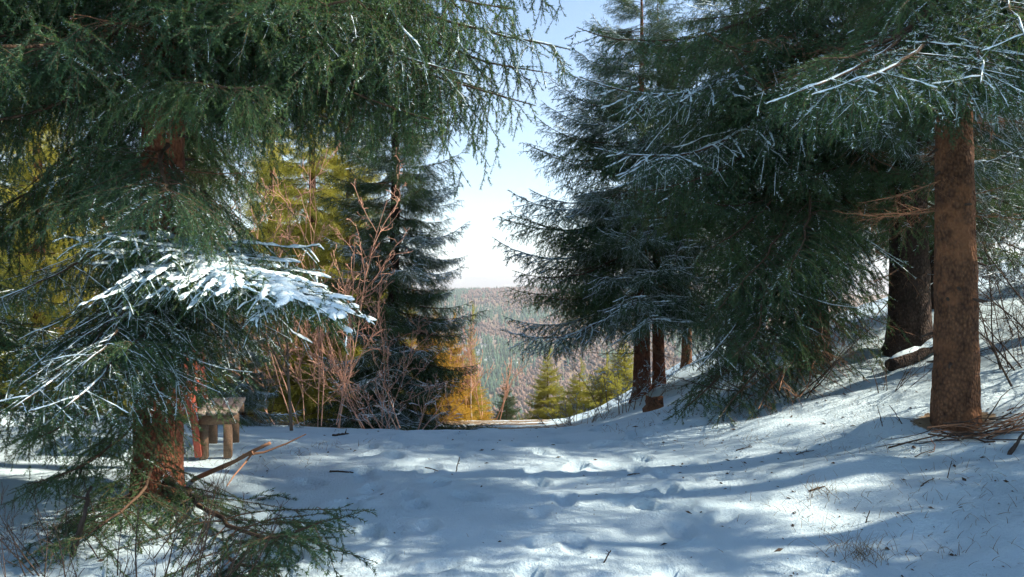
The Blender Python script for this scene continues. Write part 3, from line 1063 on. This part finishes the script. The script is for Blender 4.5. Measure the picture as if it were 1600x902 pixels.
R3_boughs = [
    ((R3[0], R3[1], 2.6), at(1065, 640, 8.6), 'near_green'),
    ((R3[0], R3[1], 2.3), at(1120, 655, 8.3), 'near_hang'),
    ((R3[0], R3[1], 3.0), at(1085, 580, 9.0), 'near_snow'),
    ((R3[0], R3[1], 3.2), at(1105, 505, 8.8), 'near_hang'),
    ((R3[0], R3[1], 2.9), at(1140, 560, 8.2), 'near_hang'),
    ((R3[0], R3[1], 2.1), at(1220, 610, 8.2), 'dead'),
    ((R3[0], R3[1], 3.4), at(1150, 450, 8.2), 'near_hang'),
    ((R3[0], R3[1], 3.5), at(1090, 400, 9.0), 'near_hang'),
    ((R3[0], R3[1], 3.6), at(1230, 430, 8.0), 'near_hang'),
    ((R3[0], R3[1], 2.2), at(1300, 560, 8.4), 'dead'),
    ((R3[0], R3[1], 1.9), at(1180, 640, 8.4), 'dead'),
    ((R3[0], R3[1], 1.8), at(1250, 620, 8.3), 'dead'),
    ((R3[0], R3[1], 2.0), at(1160, 600, 8.8), 'dead'),
    ((R3[0], R3[1], 5.2), at(1190, 62, 8.6), 'dead'),
    ((R3[0], R3[1], 4.9), at(1240, 120, 8.4), 'dead'),
    ((R3[0], R3[1], 5.0), at(1330, 75, 8.2), 'dead'),
    ((R3[0], R3[1], 4.4), at(1400, 200, 8.6), 'dead'),
    ((R3[0], R3[1], 4.0), at(1380, 260, 8.8), 'dead'),
    ((R3[0], R3[1], 4.6), at(930, 230, 9.0), 'mid_frost'),
    ((R3[0], R3[1], 4.2), at(960, 300, 9.2), 'mid_green'),
    ((R3[0], R3[1], 5.2), at(905, 120, 9.0), 'mid_frost'),
    ((R3[0], R3[1], 5.6), at(900, 40, 9.2), 'mid_green'),
]
spruce('broad dark spruce right of the path with boughs sweeping down to the snow', R3[0], R3[1], 8, .21, 2.9, 2.6, 97, ['near_hang', 'mid_green', 'near_green', 'near_hang'], avoid=gapR,
       explicit=R3_boughs, bark=M_BARK_DARK, dead=(40, .9, 4.8), step=.36, per=6)
spruce('frosted spruce with twin reddish trunks and long boughs reaching over the valley', 2.42, 15.0, 8.2, .16, 2.95, 2.0, 101, ['mid_frost', 'mid_frost', 'mid_green'], shape=.7, bark=M_BARK_RED,
       avoid=None, drop=.12, step=.30, per=7, dead=(16, .6, 3.2))
spruce('spruce with a slim reddish trunk close beside the twin trunked one', 2.82, 15.4, 7.6, .13, 1.9, 3.0, 103, ['mid_frost', 'mid_green'], bark=M_BARK_RED, drop=.12, dead=(14, .8, 3.2), flare=.2)
spruce('thin sunlit trunk of a spruce higher up the bank', 3.75, 17.2, 6.6, .11, 1.3, 3.4, 107, ['mid_frost'], bark=M_BARK, drop=.12, dead=(18, .8, 3.6), flare=.2)
spruce('spruce far up the right bank behind the dark trunk', 7.6, 13.6, 8.5, .2, 2.5, 2.4, 109, ['mid_green', 'mid_frost'], bark=M_BARK_DARK, dead=(26, .8, 3.4), avoid=gapR)
spruce('dark spruce filling the gap between the broad one and the frosted twin trunked one', 3.75, 13.4, 9.5, .15, 2.2, 3.4, 173, ['mid_green', 'mid_frost'], bark=M_BARK_DARK, dead=(12, 1.2, 3.4), avoid=gapR)
spruce('spruce deep on the bank just right of the dark trunk', 6.7, 12.6, 6.5, .17, 2.2, 1.6, 163, ['mid_green', 'mid_frost'], bark=M_BARK_DARK, dead=(26, .6, 3.4), avoid=gapR)
spruce('spruce deep on the bank toward the right edge', 9.4, 12.8, 7, .17, 2.4, 1.4, 167, ['mid_green', 'mid_frost'], bark=M_BARK_DARK, dead=(20, .6, 3.4), avoid=gapR)
spruce('spruce at the right edge on the bank behind the brush', 7.4, 8.8, 10.5, .2, 2.2, 4.6, 113, ['mid_green'], bark=M_BARK, dead=(20, .8, 3.6), avoid=gapR)
spruce('unseen spruce added beyond the right edge to shade the path and bank', 6.6, 4.4, 12, .2, 2.2, 2.4, 127, ['near_hang', 'mid_green'], bark=M_BARK, dead=(6, 1.8, 3.6), avoid=gapR, thin_up=.45, zvis=3)  # unseen tree, its crown shaped to throw shade on path and bank
for (x_, y_, H_, R_, z_, lab) in [  # unseen spruces put in to shade the path and bank
    (5.4, 2.2, 13, 2.3, 2.6, 'spruce on the bank beside the camera, added unseen for its shade'),
    (9.6, 6.4, 12, 2.2, 2.6, 'spruce up the bank level with the thick orange trunk, added unseen for its shade'),
    (7.8, 5.2, 6.6, 1.9, 1.4, 'short spruce on the bank beyond the right edge, added unseen for its shade'),
    (9.2, 3.6, 13, 2.3, 2.0, 'spruce up the bank beyond the nearest one, added unseen for its shade'),
]:
    spruce(lab, x_, y_, H_, .2, R_, z_, int(x_ * 31 + 100), ['shade'], bark=M_BARK, avoid=keep_gap, zvis=1, per=6, thin_up=.3, group='unseen spruces added to shade the path')

# ---- young trees past the crest, in the sun
YG = 'young sunlit trees past the crest'
for (px, Y, top, R_, m, key, lab, st, pr) in [
    (855, 25, 546, 1.15, M_NEEDLE_YEL_SUN, 'far_young', 'pointed young spruce right of the valley view, tallest of the sunlit ones', .17, 7),
    (791, 26, 582, .80, M_NEEDLE, 'far_young', 'small dark green spruce in the middle of the valley view', .15, 7),
    (905, 23, 572, .95, M_NEEDLE_YEL_SUN, 'far_young', 'young spruce beside the tallest sunlit one, towards the bank', .17, 7),
    (945, 22, 562, 1.0, M_NEEDLE_YEL_SUN, 'far_young', 'yellow green young spruce under the frosted long boughs', .17, 7),
    (975, 25, 520, 1.1, M_NEEDLE_YEL_SUN, 'far_young', 'young spruce seen just left of the twin reddish trunks', .17, 7),
    (735, 21.5, 486, .55, M_NEEDLE_YEL_SUN, 'far_young', 'slender sparse spruce rising alone before the far slope', .26, 5),
    (675, 20, 495, 1.25, M_NEEDLE_GOLD, 'far_young', 'golden yellow conifer beside the snow dusted dark spruce', .15, 9),
    (706, 21.5, 498, 1.05, M_NEEDLE_GOLD, 'far_young', 'thin golden conifer between the slender spruce and dark spruce', .17, 8),
    (733, 22.3, 556, .8, M_NEEDLE_GOLD, 'far_young', 'short golden conifer at the foot of the slender sparse spruce', .15, 7),
    (640, 23, 455, 1.2, M_NEEDLE_GOLD, 'far_young', 'tall golden conifer half hidden behind the dark spruce', .24, 6),
]:
    x = (px - 800) / F * Y
    zb = hz(x, Y)
    H = 1.6 - (top - 451) / F * Y - zb
    spruce(lab, x, Y, H, .02 + .006 * H, R_, .1, int(px), [key], ndl=None if m is M_NEEDLE_YEL_SUN else m, group=YG, step=st * .8, per=pr + 2, drop=.05, shape=.9, flare=.1, hvis=H, sides=8, zvis=99, zb=zb, name='young_conifer' if m is not M_NEEDLE_GOLD else 'golden_conifer', cat='young tree')

# ------------------------------------------------------------------ leafless bushes and trees
def bare_wood(seed, H, r0, stems=1, spread=.3, levels=3, nb=(7, 6, 5), ratio=(.55, .5, .45), angle=.75, up=.25, wig=.05, stem_spread=.12, thin=.0011, first=.25, keep=.55):
    rng = np.random.default_rng(seed)
    K = 6
    P = []; R = []; D = []
    cur = []
    for k in range(stems):
        a = rng.uniform(0, 6.28)
        off = np.array([math.cos(a), math.sin(a), 0]) * stem_spread * rng.random() ** .5 * (stems > 1)
        a += rng.normal(0, .4)
        ti = spread * rng.uniform(.3, 1.2) if stems > 1 else spread * .2
        d = unit(np.array([math.cos(a) * ti, math.sin(a) * ti, 1.0]))
        cur.append((off, d, H * rng.uniform(.65, 1.05) if stems > 1 else H, r0 * rng.uniform(.6, 1.1)))
    for lv in range(levels + 1):
        nxt = []
        for (p, d, L, r) in cur:
            pts = [p]; dd = d
            for s in range(K - 1):
                dd = unit(dd + rng.normal(0, wig * (1 + lv), 3) + Zup * up * .12)
                pts.append(pts[-1] + dd * L / (K - 1))
            pts = np.array(pts)
            P.append(pts); R.append(np.maximum(r * np.linspace(1, .3, K), thin)); D.append(lv)
            if lv < levels:
                n = max(2, int(nb[lv] * rng.uniform(.7, 1.2)))
                for b in range(n):
                    t = first + (1 - first) * (b + rng.random()) / n if lv == 0 else .15 + .83 * (b + rng.random()) / n
                    i = min(int(t * (K - 1)), K - 2); f = t * (K - 1) - i
                    q0 = pts[i] * (1 - f) + pts[i + 1] * f
                    T = unit(pts[i + 1] - pts[i])
                    side = unit(np.cross(T, rng.normal(size=3)))
                    an = angle * rng.uniform(.7, 1.3)
                    nd = unit(T * math.cos(an) + side * math.sin(an) + Zup * up * .5)
                    nxt.append((q0, nd, L * ratio[lv] * rng.uniform(.6, 1.15) * (1.1 - .55 * t), r * (1 - .65 * t) * (keep if lv == 0 else .55)))
        cur = nxt
    return np.array(P), np.array(R), np.array(D)


def bush(name, label, cat, x, y, seed, material, zb=None, group=None, frost=0.0, rot=0, fine=None, **kw):
    P, R, D = bare_wood(seed, **kw)
    zb = hz(x, y) if zb is None else zb
    root = empty(name, (x, y, zb - .03))
    root.rotation_euler = (0, 0, rot)
    tag(root, label, cat, group)
    a = D <= 0
    for k in np.where(a)[0]:
        mb = MB(); mb.tubes(P[k:k + 1], R[k:k + 1], 6, 0, .5)
        link(bpy.data.objects.new('stem', mb.mesh('stem', [material], True)), root)
    mb = MB(); mb.tubes(P[~a], R[~a], 3, 0, np.clip(np.random.default_rng(seed).normal(.5, .2, (~a).sum()), 0, 1))
    if frost > 0:
        rng = np.random.default_rng(seed)
        n = int((~a).sum())
        snow_ribbons(mb, P[~a], rng, np.full(n, .006 * frost), np.full(n, .006 * frost), 1, .5)
    tag(link(bpy.data.objects.new('twigs', mb.mesh('twigs', [fine or material, M_SNOW])), root), kind='stuff')
    return root


BG = 'bare bushes left of the path'
bush('bare_bush', 'tall reddish leafless bush glowing in the sun left of the path', 'bush', -2.9, 11.6, 1, M_RED_TWIG, group=BG, H=3.9, r0=.009, stems=9, spread=.5, levels=3, nb=(9, 5, 3), ratio=(.42, .5, .5), angle=.7, up=.3, stem_spread=.5, thin=.0042, first=.08, wig=.07)
bush('bare_bush', 'reddish leafless bush with spreading twigs before the dark spruce', 'bush', -1.95, 11.9, 2, M_RED_TWIG, group=BG, H=2.4, r0=.008, stems=7, spread=.9, first=.1, wig=.07, levels=3, nb=(8, 5, 3), ratio=(.5, .5, .5), angle=.7, up=.3, stem_spread=.3, thin=.004)
bush('bare_bush', 'low tangle of reddish twigs at the foot of the dark spruce', 'bush', -1.5, 11.2, 3, M_RED_TWIG, group=BG, H=1.0, r0=.01, stems=10, spread=1.3, levels=2, nb=(7, 5), ratio=(.5, .5), angle=.7, up=.2, stem_spread=.5, thin=.0026, frost=1)
bush('bare_tree', 'small leafless tree with a forked grey trunk near the bench', 'bare tree', -2.62, 9.5, 4, M_GREY_TWIG, H=1.7, r0=.036, stems=1, spread=.3, levels=3, nb=(8, 8, 6), ratio=(.8, .55, .45), angle=.7, up=.3, thin=.002, first=.34, wig=.07, keep=.85)
bush('bare_bush', 'thin straw coloured leafless bush behind the small forked tree', 'bush', -4.1, 13.2, 5, M_GREY_TWIG, group=BG, H=3.2, r0=.008, stems=10, first=.1, spread=.5, levels=3, nb=(8, 5, 3), ratio=(.42, .5, .5), angle=.6, up=.5, stem_spread=.4, thin=.004)
bush('bare_birch', 'slim pale leafless tree before the far slope', 'bare tree', -1.02, 20.3, 6, M_PALE_TWIG, fine=M_RED_TWIG, H=2.1, r0=.03, stems=1, spread=.1, levels=3, nb=(16, 7, 5), ratio=(.42, .5, .5), angle=.6, up=.6, thin=.004, first=.3)
bush('bare_bush', 'pinkish leafless bush beside the slim pale tree', 'bush', -.78, 21, 7, M_RED_TWIG, H=1.9, r0=.016, stems=9, spread=.5, levels=3, nb=(7, 5, 4), ratio=(.45, .5, .5), angle=.5, up=.6, stem_spread=.5, thin=.004)
bush('bare_bush', 'golden brown leafless bush at the left rim of the sunlit patch', 'bush', -1.95, 20.5, 8, M_RED_TWIG, H=1.5, r0=.012, stems=10, spread=.7, levels=2, nb=(8, 6), ratio=(.45, .5), angle=.6, up=.4, stem_spread=.7, thin=.004)
bush('bare_shrub', 'frosted leafless shrub under the twin reddish trunks', 'bush', 1.75, 13.0, 9, M_GREY_TWIG, H=1.0, r0=.01, stems=12, spread=1.0, levels=3, nb=(6, 5, 4), ratio=(.5, .5, .5), angle=.7, up=.2, stem_spread=.5, thin=.0024, frost=1.4)
bush('bare_shrub', 'low grey heather like shrub at the right rim of the crest', 'bush', 1.05, 12.2, 10, M_GREY_TWIG, H=.42, r0=.006, stems=20, spread=1.0, levels=2, nb=(7, 5), ratio=(.5, .5), angle=.7, up=.2, stem_spread=.6, thin=.0022, frost=.7)
RB = 'dark brush on the right bank'
bush('dark_brush', 'tangled dark brush beside the thick orange trunk', 'bush', 5.0, 7.6, 12, M_BLACK_TWIG, group=RB, H=1.5, r0=.010, stems=14, spread=1.1, first=.1, wig=.09, levels=3, nb=(9, 5, 4), ratio=(.55, .5, .5), angle=.8, up=.05, stem_spread=.4, thin=.0018)
bush('dark_brush', 'dark brush higher on the bank at the right edge', 'bush', 5.9, 8.6, 13, M_BLACK_TWIG, group=RB, H=1.9, r0=.011, stems=13, spread=1.0, first=.1, wig=.09, levels=3, nb=(9, 5, 4), ratio=(.55, .5, .5), angle=.8, up=.05, stem_spread=.5, thin=.002, frost=.6)
bush('dark_brush', 'low dark twigs between the two trunks on the bank', 'bush', 3.85, 8.3, 14, M_BLACK_TWIG, group=RB, H=.6, r0=.007, stems=7, spread=1.2, levels=2, nb=(6, 4), ratio=(.5, .5), angle=.8, up=.1, stem_spread=.2, thin=.0016)
bush('dark_brush', 'spidery bare twigs under the sweeping boughs', 'bush', 3.1, 9.2, 15, M_BLACK_TWIG, group=RB, H=1.3, r0=.009, stems=12, spread=1.7, first=.1, wig=.1, levels=3, nb=(7, 5, 3), ratio=(.5, .5, .5), angle=.8, up=.0, stem_spread=.4, thin=.0017)
bush('low_brush', 'dark leafless brush in the bottom left corner', 'bush', -1.95, 3.5, 16, M_BLACK_TWIG, H=.62, r0=.006, stems=22, spread=1.0, levels=2, nb=(6, 4), ratio=(.5, .5), angle=.6, up=.25, stem_spread=.6, thin=.0012)
bush('low_brush', 'dense dark leafless brush at the very bottom left below the spruce boughs', 'bush', -1.45, 3.25, 18, M_BLACK_TWIG, H=.5, r0=.005, stems=18, spread=1.2, levels=2, nb=(7, 5), ratio=(.5, .5), angle=.7, up=.2, stem_spread=.5, thin=.0012)
bush('low_brush', 'thin dark twigs standing in the snow below the big left trunk', 'bush', -2.3, 4.6, 17, M_BLACK_TWIG, H=.55, r0=.005, stems=14, spread=1.0, levels=2, nb=(6, 4), ratio=(.5, .5), angle=.6, up=.3, stem_spread=.5, thin=.0013)

# ------------------------------------------------------------------ bench
def plank_mat(name, c0, c1, c2):
    m, n, l, b = mat(name)
    t = noise_node(n, l, 9, 6, 'Object', .65, (0.8, 9, 9))
    r = ramp(n, [(.3, c0), (.5, c1), (.72, c2)])
    l.new(t.outputs['Fac'], r.inputs['Fac']); l.new(r.outputs['Color'], b.inputs['Base Color'])
    b.inputs['Roughness'].default_value = .8
    bp = n.new('ShaderNodeBump'); bp.inputs['Strength'].default_value = .4; bp.inputs['Distance'].default_value = .004
    l.new(t.outputs['Fac'], bp.inputs['Height']); l.new(bp.outputs['Normal'], b.inputs['Normal'])
    return m


M_GREYWOOD = plank_mat('weathered_wood', (.14, .115, .095), (.25, .21, .18), (.35, .31, .27))
M_REDWOOD = plank_mat('red_stained_wood', (.24, .045, .03), (.36, .075, .045), (.44, .11, .07))
M_BROWNWOOD = plank_mat('brown_post_wood', (.11, .065, .04), (.19, .115, .07), (.26, .17, .11))


def bench():
    bx, by = -2.84, 7.8
    zb = hz(bx, by)
    root = empty('bench', (bx, by, zb))
    root.rotation_euler = (0, 0, math.radians(90 + 14))      # local +X runs along the bench, away from the path's near end
    tag(root, 'small wooden bench with grey slats and red back boards under the snowy bough', 'bench')

    def piece(name, loc, size, m, rot=(0, 0, 0), parent=root, bev=.006):
        mb = MB(); mb.box(Matrix.Identity(4), *size, 0, bev)
        o = bpy.data.objects.new(name, mb.mesh(name, [m]))
        o.location = loc; o.rotation_euler = rot
        return link(o, parent)
    # local axes: +X along, +Y to the left (towards the back), -Y towards the path
    seat = empty('seat', (0, 0, .43), root)
    for k in range(4):
        piece('slat', (0, .125 - k * .092, 0), (.95, .080, .038), M_GREYWOOD, (0, random.uniform(-.004, .004), 0), seat)
    for s in (-1, 1):
        piece('cross_bearer', (s * .36, -.01, .36), (.07, .35, .095), M_BROWNWOOD)
        piece('leg', (s * .36, .11, .155), (.075, .075, .315), M_BROWNWOOD, bev=.008)
        piece('leg', (s * .36, -.10, .155), (.075, .075, .315), M_BROWNWOOD, bev=.008)
        piece('back_post', (s * .40, .205, .52), (.055, .06, 1.0), M_REDWOOD, (math.radians(-6), 0, 0))
    back = empty('backrest', (0, .2, .78), root)
    for k in range(4):
        piece('board', (0, .015 + .017 * k - .015, -.13 + k * .155), (.9, .028, .14), M_REDWOOD, (math.radians(-6), 0, 0), back)
    piece('side_board', (-.46, .30, .74), (.03, .19, .62), M_REDWOOD)


random.seed(3)
bench()

# ------------------------------------------------------------------ logs, sticks, stump, debris
def stick(name, label, pts, r, m, cat, group=None, snow=0.0, sides=8, twigs=0, seed=1, wob=.008):
    pts = np.asarray(pts, float)
    K = 10
    s = np.linspace(0, len(pts) - 1, K); i = np.minimum(s.astype(int), len(pts) - 2); f = (s - i)[:, None]
    P = pts[i] * (1 - f) + pts[i + 1] * f
    rng = np.random.default_rng(seed)
    ln = np.linalg.norm(P[-1] - P[0])
    P = P + rng.normal(0, wob * ln, P.shape)
    base = P[0].copy()
    mb = MB()
    R = r * np.linspace(1, .55, K) * rng.uniform(.85, 1.15, K)
    mb.tubes((P - base)[None], R[None], sides, 0, .5, cap=True)
    for k in range(twigs):
        t = rng.integers(2, K - 1)
        d = unit(rng.normal(size=3) + unit(P[-1] - P[0]) * .8 + Zup * .3)
        q = (P[t] - base)[None] + d[None] * np.linspace(0, ln * rng.uniform(.15, .35), 4)[:, None] + rng.normal(0, .01 * ln, (4, 3))
        mb.tubes(q[None], np.array([[.5, .4, .3, .2]]) * r, 4, 0, .5)
    if snow:
        snow_ribbons(mb, (P - base)[None], rng, np.array([r * .8 * snow]), np.array([r * .9 * snow]), 1, 1.1)
        q = mb.v[-1]; q[:, 2] += r * .55
    o = bpy.data.objects.new(name, mb.mesh(name, [m, M_SNOW], True))
    o.location = base
    tag(o, label, cat, group)
    return link(o)


def on(px, py, Y, dz=0.0):
    """A point resting on the ground under the direction of that pixel at Y."""
    x = (px - 800) / F * Y
    return np.array([x, Y, hz(x, Y) + dz])


def gp(px, py):
    """Where the ray through a pixel meets the near ground."""
    Y = np.arange(2.8, 22, .02)
    x = (px - 800) / F * Y
    z = 1.6 - (py - 451) / F * Y
    g = height(x, Y)
    k = np.argmax(z <= g)
    return np.array([x[k], Y[k], g[k]])


stick('broken_branch', 'broken brown branch slanting up from the snow beside the big left trunk', [gp(300, 752), at(360, 724, 5.75), at(422, 693, 5.6)], .021, M_DEAD, 'branch', twigs=3, wob=.003)
stick('leaning_stick', 'dark stick leaning in the snow at lower left', [gp(112, 872), at(130, 810, 4.4), at(142, 762, 4.7)], .017, M_BLACK_TWIG, 'stick', twigs=2)
stick('mossy_log', 'dark log capped with snow between the trunks on the bank', [on(1390, 545, 9.0, .06), on(1440, 530, 9.1, .1), on(1500, 520, 9.3, .10)], .08, M_BARK_DARK, 'log', snow=1.1, sides=12)
stick('dead_stick', 'dark stick poking up at the right edge of the bank', [gp(1578, 712), gp(1600, 690) + Zup * .06], .018, M_BLACK_TWIG, 'stick')

g_ = gp(1022, 640)
rng = np.random.default_rng(4)
mb = MB()
a = np.arange(14) / 14 * 6.283
rings = []
for zz, rf in ((-.06, 1.35), (0, 1.12), (.06, 1.0), (.13, .94), (.16, .88)):
    rings.append(np.stack([np.cos(a) * .125 * rf * (1 + .1 * rng.normal(size=14)), np.sin(a) * .125 * rf * (1 + .1 * rng.normal(size=14)), zz + .02 * rng.normal(size=14) * (zz > .1)], -1))
rings.append(np.zeros((14, 3)) + np.array([0, 0, .155]))
V = np.array(rings); idx = np.arange(6 * 14).reshape(6, 14); nx_ = np.roll(idx, -1, 1)
mb.add(V, np.stack([idx[:-1], nx_[:-1], nx_[1:], idx[1:]], -1).reshape(-1, 4), 0)
o = bpy.data.objects.new('tree_stump', mb.mesh('tree_stump', [M_BARK]))
o.location = g_
tag(link(o), 'small brown cut stump in the snow under the sweeping boughs', 'stump')

# twigs lying or standing on the snow, each where it is seen
TW = [
    (712, 738, 718, 716, .006, 'thin dark twig standing upright on the shaded path beside its fallen neighbour'),
    (664, 732, 684, 738, .006, 'short dark twig lying flat left of the upright twig'),
    (563, 700, 574, 711, .005, 'small bent twig on the snow below the reddish bushes'),
    (515, 738, 552, 741, .010, 'dark flat piece of bark where the first light streak begins'),
    (520, 682, 545, 679, .016, 'short cut log end at the crest below the bare bushes'),
    (1245, 712, 1272, 706, .006, 'thin brown twig lying on the bank slope below the spruce boughs'),
    (1265, 770, 1290, 762, .008, 'short dark twig on the bank among grass tips'),
    (1430, 715, 1460, 705, .005, 'fine forked twig on the bank below the thick orange trunk'),
    (1440, 762, 1460, 750, .005, 'bent twig low on the bank toward the right corner'),
    (1352, 818, 1360, 800, .005, 'short upright twig in the lower bank snow'),
    (1480, 748, 1488, 722, .004, 'single curved stem standing in bank snow'),
    (1380, 668, 1372, 636, .005, 'upright twig left of the thick orange trunk foot'),
    (1412, 664, 1390, 634, .005, 'slanting twig close to the thick orange trunk foot'),
    (1150, 706, 1175, 700, .006, 'twig lying where the bank meets the path'),
    (980, 745, 1000, 742, .006, 'small dark twig on the middle of the path'),
    (942, 880, 955, 862, .006, 'small forked twig in the snow at bottom middle'),
]
for k, (x0, y0, x1, y1, r, lab) in enumerate(TW):
    p = gp(x0, y0)
    qq = gp(x1, y1) if abs(x1 - x0) > abs(y1 - y0) else at(x1, y1, p[1])
    if abs(x1 - x0) <= abs(y1 - y0):
        p = p - Zup * .02
    stick('fallen_twig', lab, [p + Zup * .004, (p + qq) / 2 + Zup * .012, qq + Zup * .008], r, M_BLACK_TWIG, 'twig', 'twigs on the snow', sides=5, twigs=2 if k % 2 else 1, seed=k)

# brushwood pile at the foot of the right trunk
def brush_pile():
    rng = np.random.default_rng(19)
    c = gp(1545, 672)
    root = empty('brushwood_pile', tuple(c))
    tag(root, 'pile of dry fallen branches at the foot of the thick orange trunk', 'brushwood')
    for k in range(46):
        a = rng.normal(0.05, .5) + (math.pi if rng.random() < .5 else 0)
        L = rng.uniform(.25, .9)
        x0 = rng.normal(0, .33); y0 = rng.normal(-.12, .13)
        d = np.array([math.cos(a), math.sin(a) * .6, rng.normal(.06, .12)])
        s = np.linspace(-.5, .5, 6)[:, None]
        P = np.array([x0, y0, 0]) + d * s * L + np.cumsum(rng.normal(0, .02, (6, 3)), 0)
        g = height(P[:, 0] + c[0], P[:, 1] + c[1]) - c[2]
        P[:, 2] = np.maximum(P[:, 2] * 1 + g + rng.uniform(0, .09), g + .004)
        mb = MB(); mb.tubes(P[None], (rng.uniform(.004, .009) * np.linspace(1, .4, 6))[None], 5, 0, rng.random())
        link(bpy.data.objects.new('stick', mb.mesh('stick', [M_DEAD if k % 3 else M_BLACK_TWIG])), root)


brush_pile()


def dry_grass():
    rng = np.random.default_rng(29)
    P = []; R = []; Tn = []
    spots = []
    for (px, py, n, sp) in [(1345, 870, 110, .13), (1300, 830, 25, .2), (1280, 775, 40, .12), (1180, 690, 30, .15), (1255, 800, 25, .2), (1500, 800, 40, .5), (1420, 770, 50, .45), (1150, 655, 70, .2),
                            (1130, 670, 60, .25), (1060, 640, 60, .3), (1480, 700, 40, .4), (980, 672, 30, .3), (520, 700, 30, .3), (470, 720, 24, .3), (1390, 690, 40, .4), (1560, 740, 40, .5),
                            (1300, 700, 40, .4), (1220, 640, 60, .35), (1100, 690, 30, .4), (430, 700, 30, .3), (1540, 860, 30, .4), (1440, 850, 40, .3), (1330, 640, 30, .3), (1000, 700, 14, .4), (340, 730, 60, .4), (80, 840, 80, .5)]:
        c = gp(px, py)
        for k in range(n):
            x = c[0] + rng.normal(0, sp * .6); y = c[1] + rng.normal(0, sp * .7)
            spots.append((x, y, .9 if sp < .14 else .55))
    for k in range(420):
        spots.append((rng.uniform(1.5, 5.5), rng.uniform(3.2, 10), .4))
    for k in range(60):
        spots.append((rng.uniform(-2.2, 1.5), rng.uniform(3.2, 9.5), .25))
    for (x, y, h) in spots:
        z = hz(x, y)
        a = rng.uniform(0, 6.28); ti = rng.uniform(.1, 1.1)
        L = h * rng.uniform(.05, .2)
        d = unit(np.array([math.cos(a) * ti, math.sin(a) * ti, 1.0]))
        s = np.linspace(0, 1, 4)[:, None]
        p = np.array([x, y, z - .01]) + d * s * L + np.array([math.cos(a), math.sin(a), -.6]) * s ** 2 * L * rng.uniform(.1, .5)
        P.append(p); R.append(np.linspace(1, .3, 4) * rng.uniform(.0012, .0024)); Tn.append(rng.random())
    mb = MB(); mb.tubes(np.array(P), np.array(R), 3, 0, np.array(Tn))
    m = simple_bark('dry_grass', (.10, .07, .04), (.24, .17, .095))
    o = link(bpy.data.objects.new('grass', mb.mesh('grass', [m])))
    tag(o, 'dry grass blades poking through the snow', 'grass', None, 'stuff')
    # crumbs of bark, needles and cones shed on the snow
    mb = MB()
    n = 700
    X = np.concatenate([rng.uniform(-2.4, 2.2, 200), rng.uniform(1.5, 5.2, n - 200)]); Y = rng.uniform(3, 10.5, n)
    Zz = height(X, Y)
    sz = np.abs(rng.normal(.003, .004, n)) + .0025
    a = rng.uniform(0, 6.28, n); el = rng.uniform(1, 3.2, n)
    ux = np.stack([np.cos(a), np.sin(a), rng.normal(0, .2, n)], -1); uy = np.stack([-np.sin(a), np.cos(a), rng.normal(0, .2, n)], -1)
    C = np.stack([X, Y, Zz + .004], -1)
    V = np.stack([C + ux * (sz * el)[:, None], C + uy * sz[:, None], C - ux * (sz * el)[:, None], C - uy * sz[:, None], C + Zup * (sz * .9)[:, None]], 1)
    b = np.arange(n)[:, None] * 5
    f = np.concatenate([np.concatenate([b + k, b + (k + 1) % 4, b + 4], 1) for k in range(4)])
    mb.add(V, f, 0, np.repeat(rng.random(n), 5))
    o = link(bpy.data.objects.new('forest_litter', mb.mesh('forest_litter', [M_BLACK_TWIG])))
    tag(o, 'dark crumbs of bark and needles scattered on the snow', 'litter', None, 'stuff')


dry_grass()

# ------------------------------------------------------------------ the air
def haze():
    V = [(x, y, z) for x in (-4300, 4300) for y in (-330, 9200) for z in (-330, 240)]
    V = np.array(V, float)
    f = [[0, 1, 3, 2], [4, 6, 7, 5], [0, 4, 5, 1], [2, 3, 7, 6], [0, 2, 6, 4], [1, 5, 7, 3]]
    m = bpy.data.materials.new('haze')
    m.use_nodes = True
    n, l = m.node_tree.nodes, m.node_tree.links
    n.clear()
    out = n.new('ShaderNodeOutputMaterial')
    pv = n.new('ShaderNodeVolumePrincipled')
    pv.inputs['Color'].default_value = (0.80, 0.90, 1.0, 1)
    pv.inputs['Density'].default_value = 0.00021
    pv.inputs['Anisotropy'].default_value = 0.2
    l.new(pv.outputs[0], out.inputs['Volume'])
    o = link(bpy.data.objects.new('haze', new_mesh('haze', V, [(np.array(f), 0)], [m])))
    tag(o, 'thin blue haze over the valley', None, None, 'stuff')


haze()
print('objects', len(bpy.data.objects), 'tris', sum(len(m.loops) - 2 * len(m.polygons) for m in bpy.data.meshes))
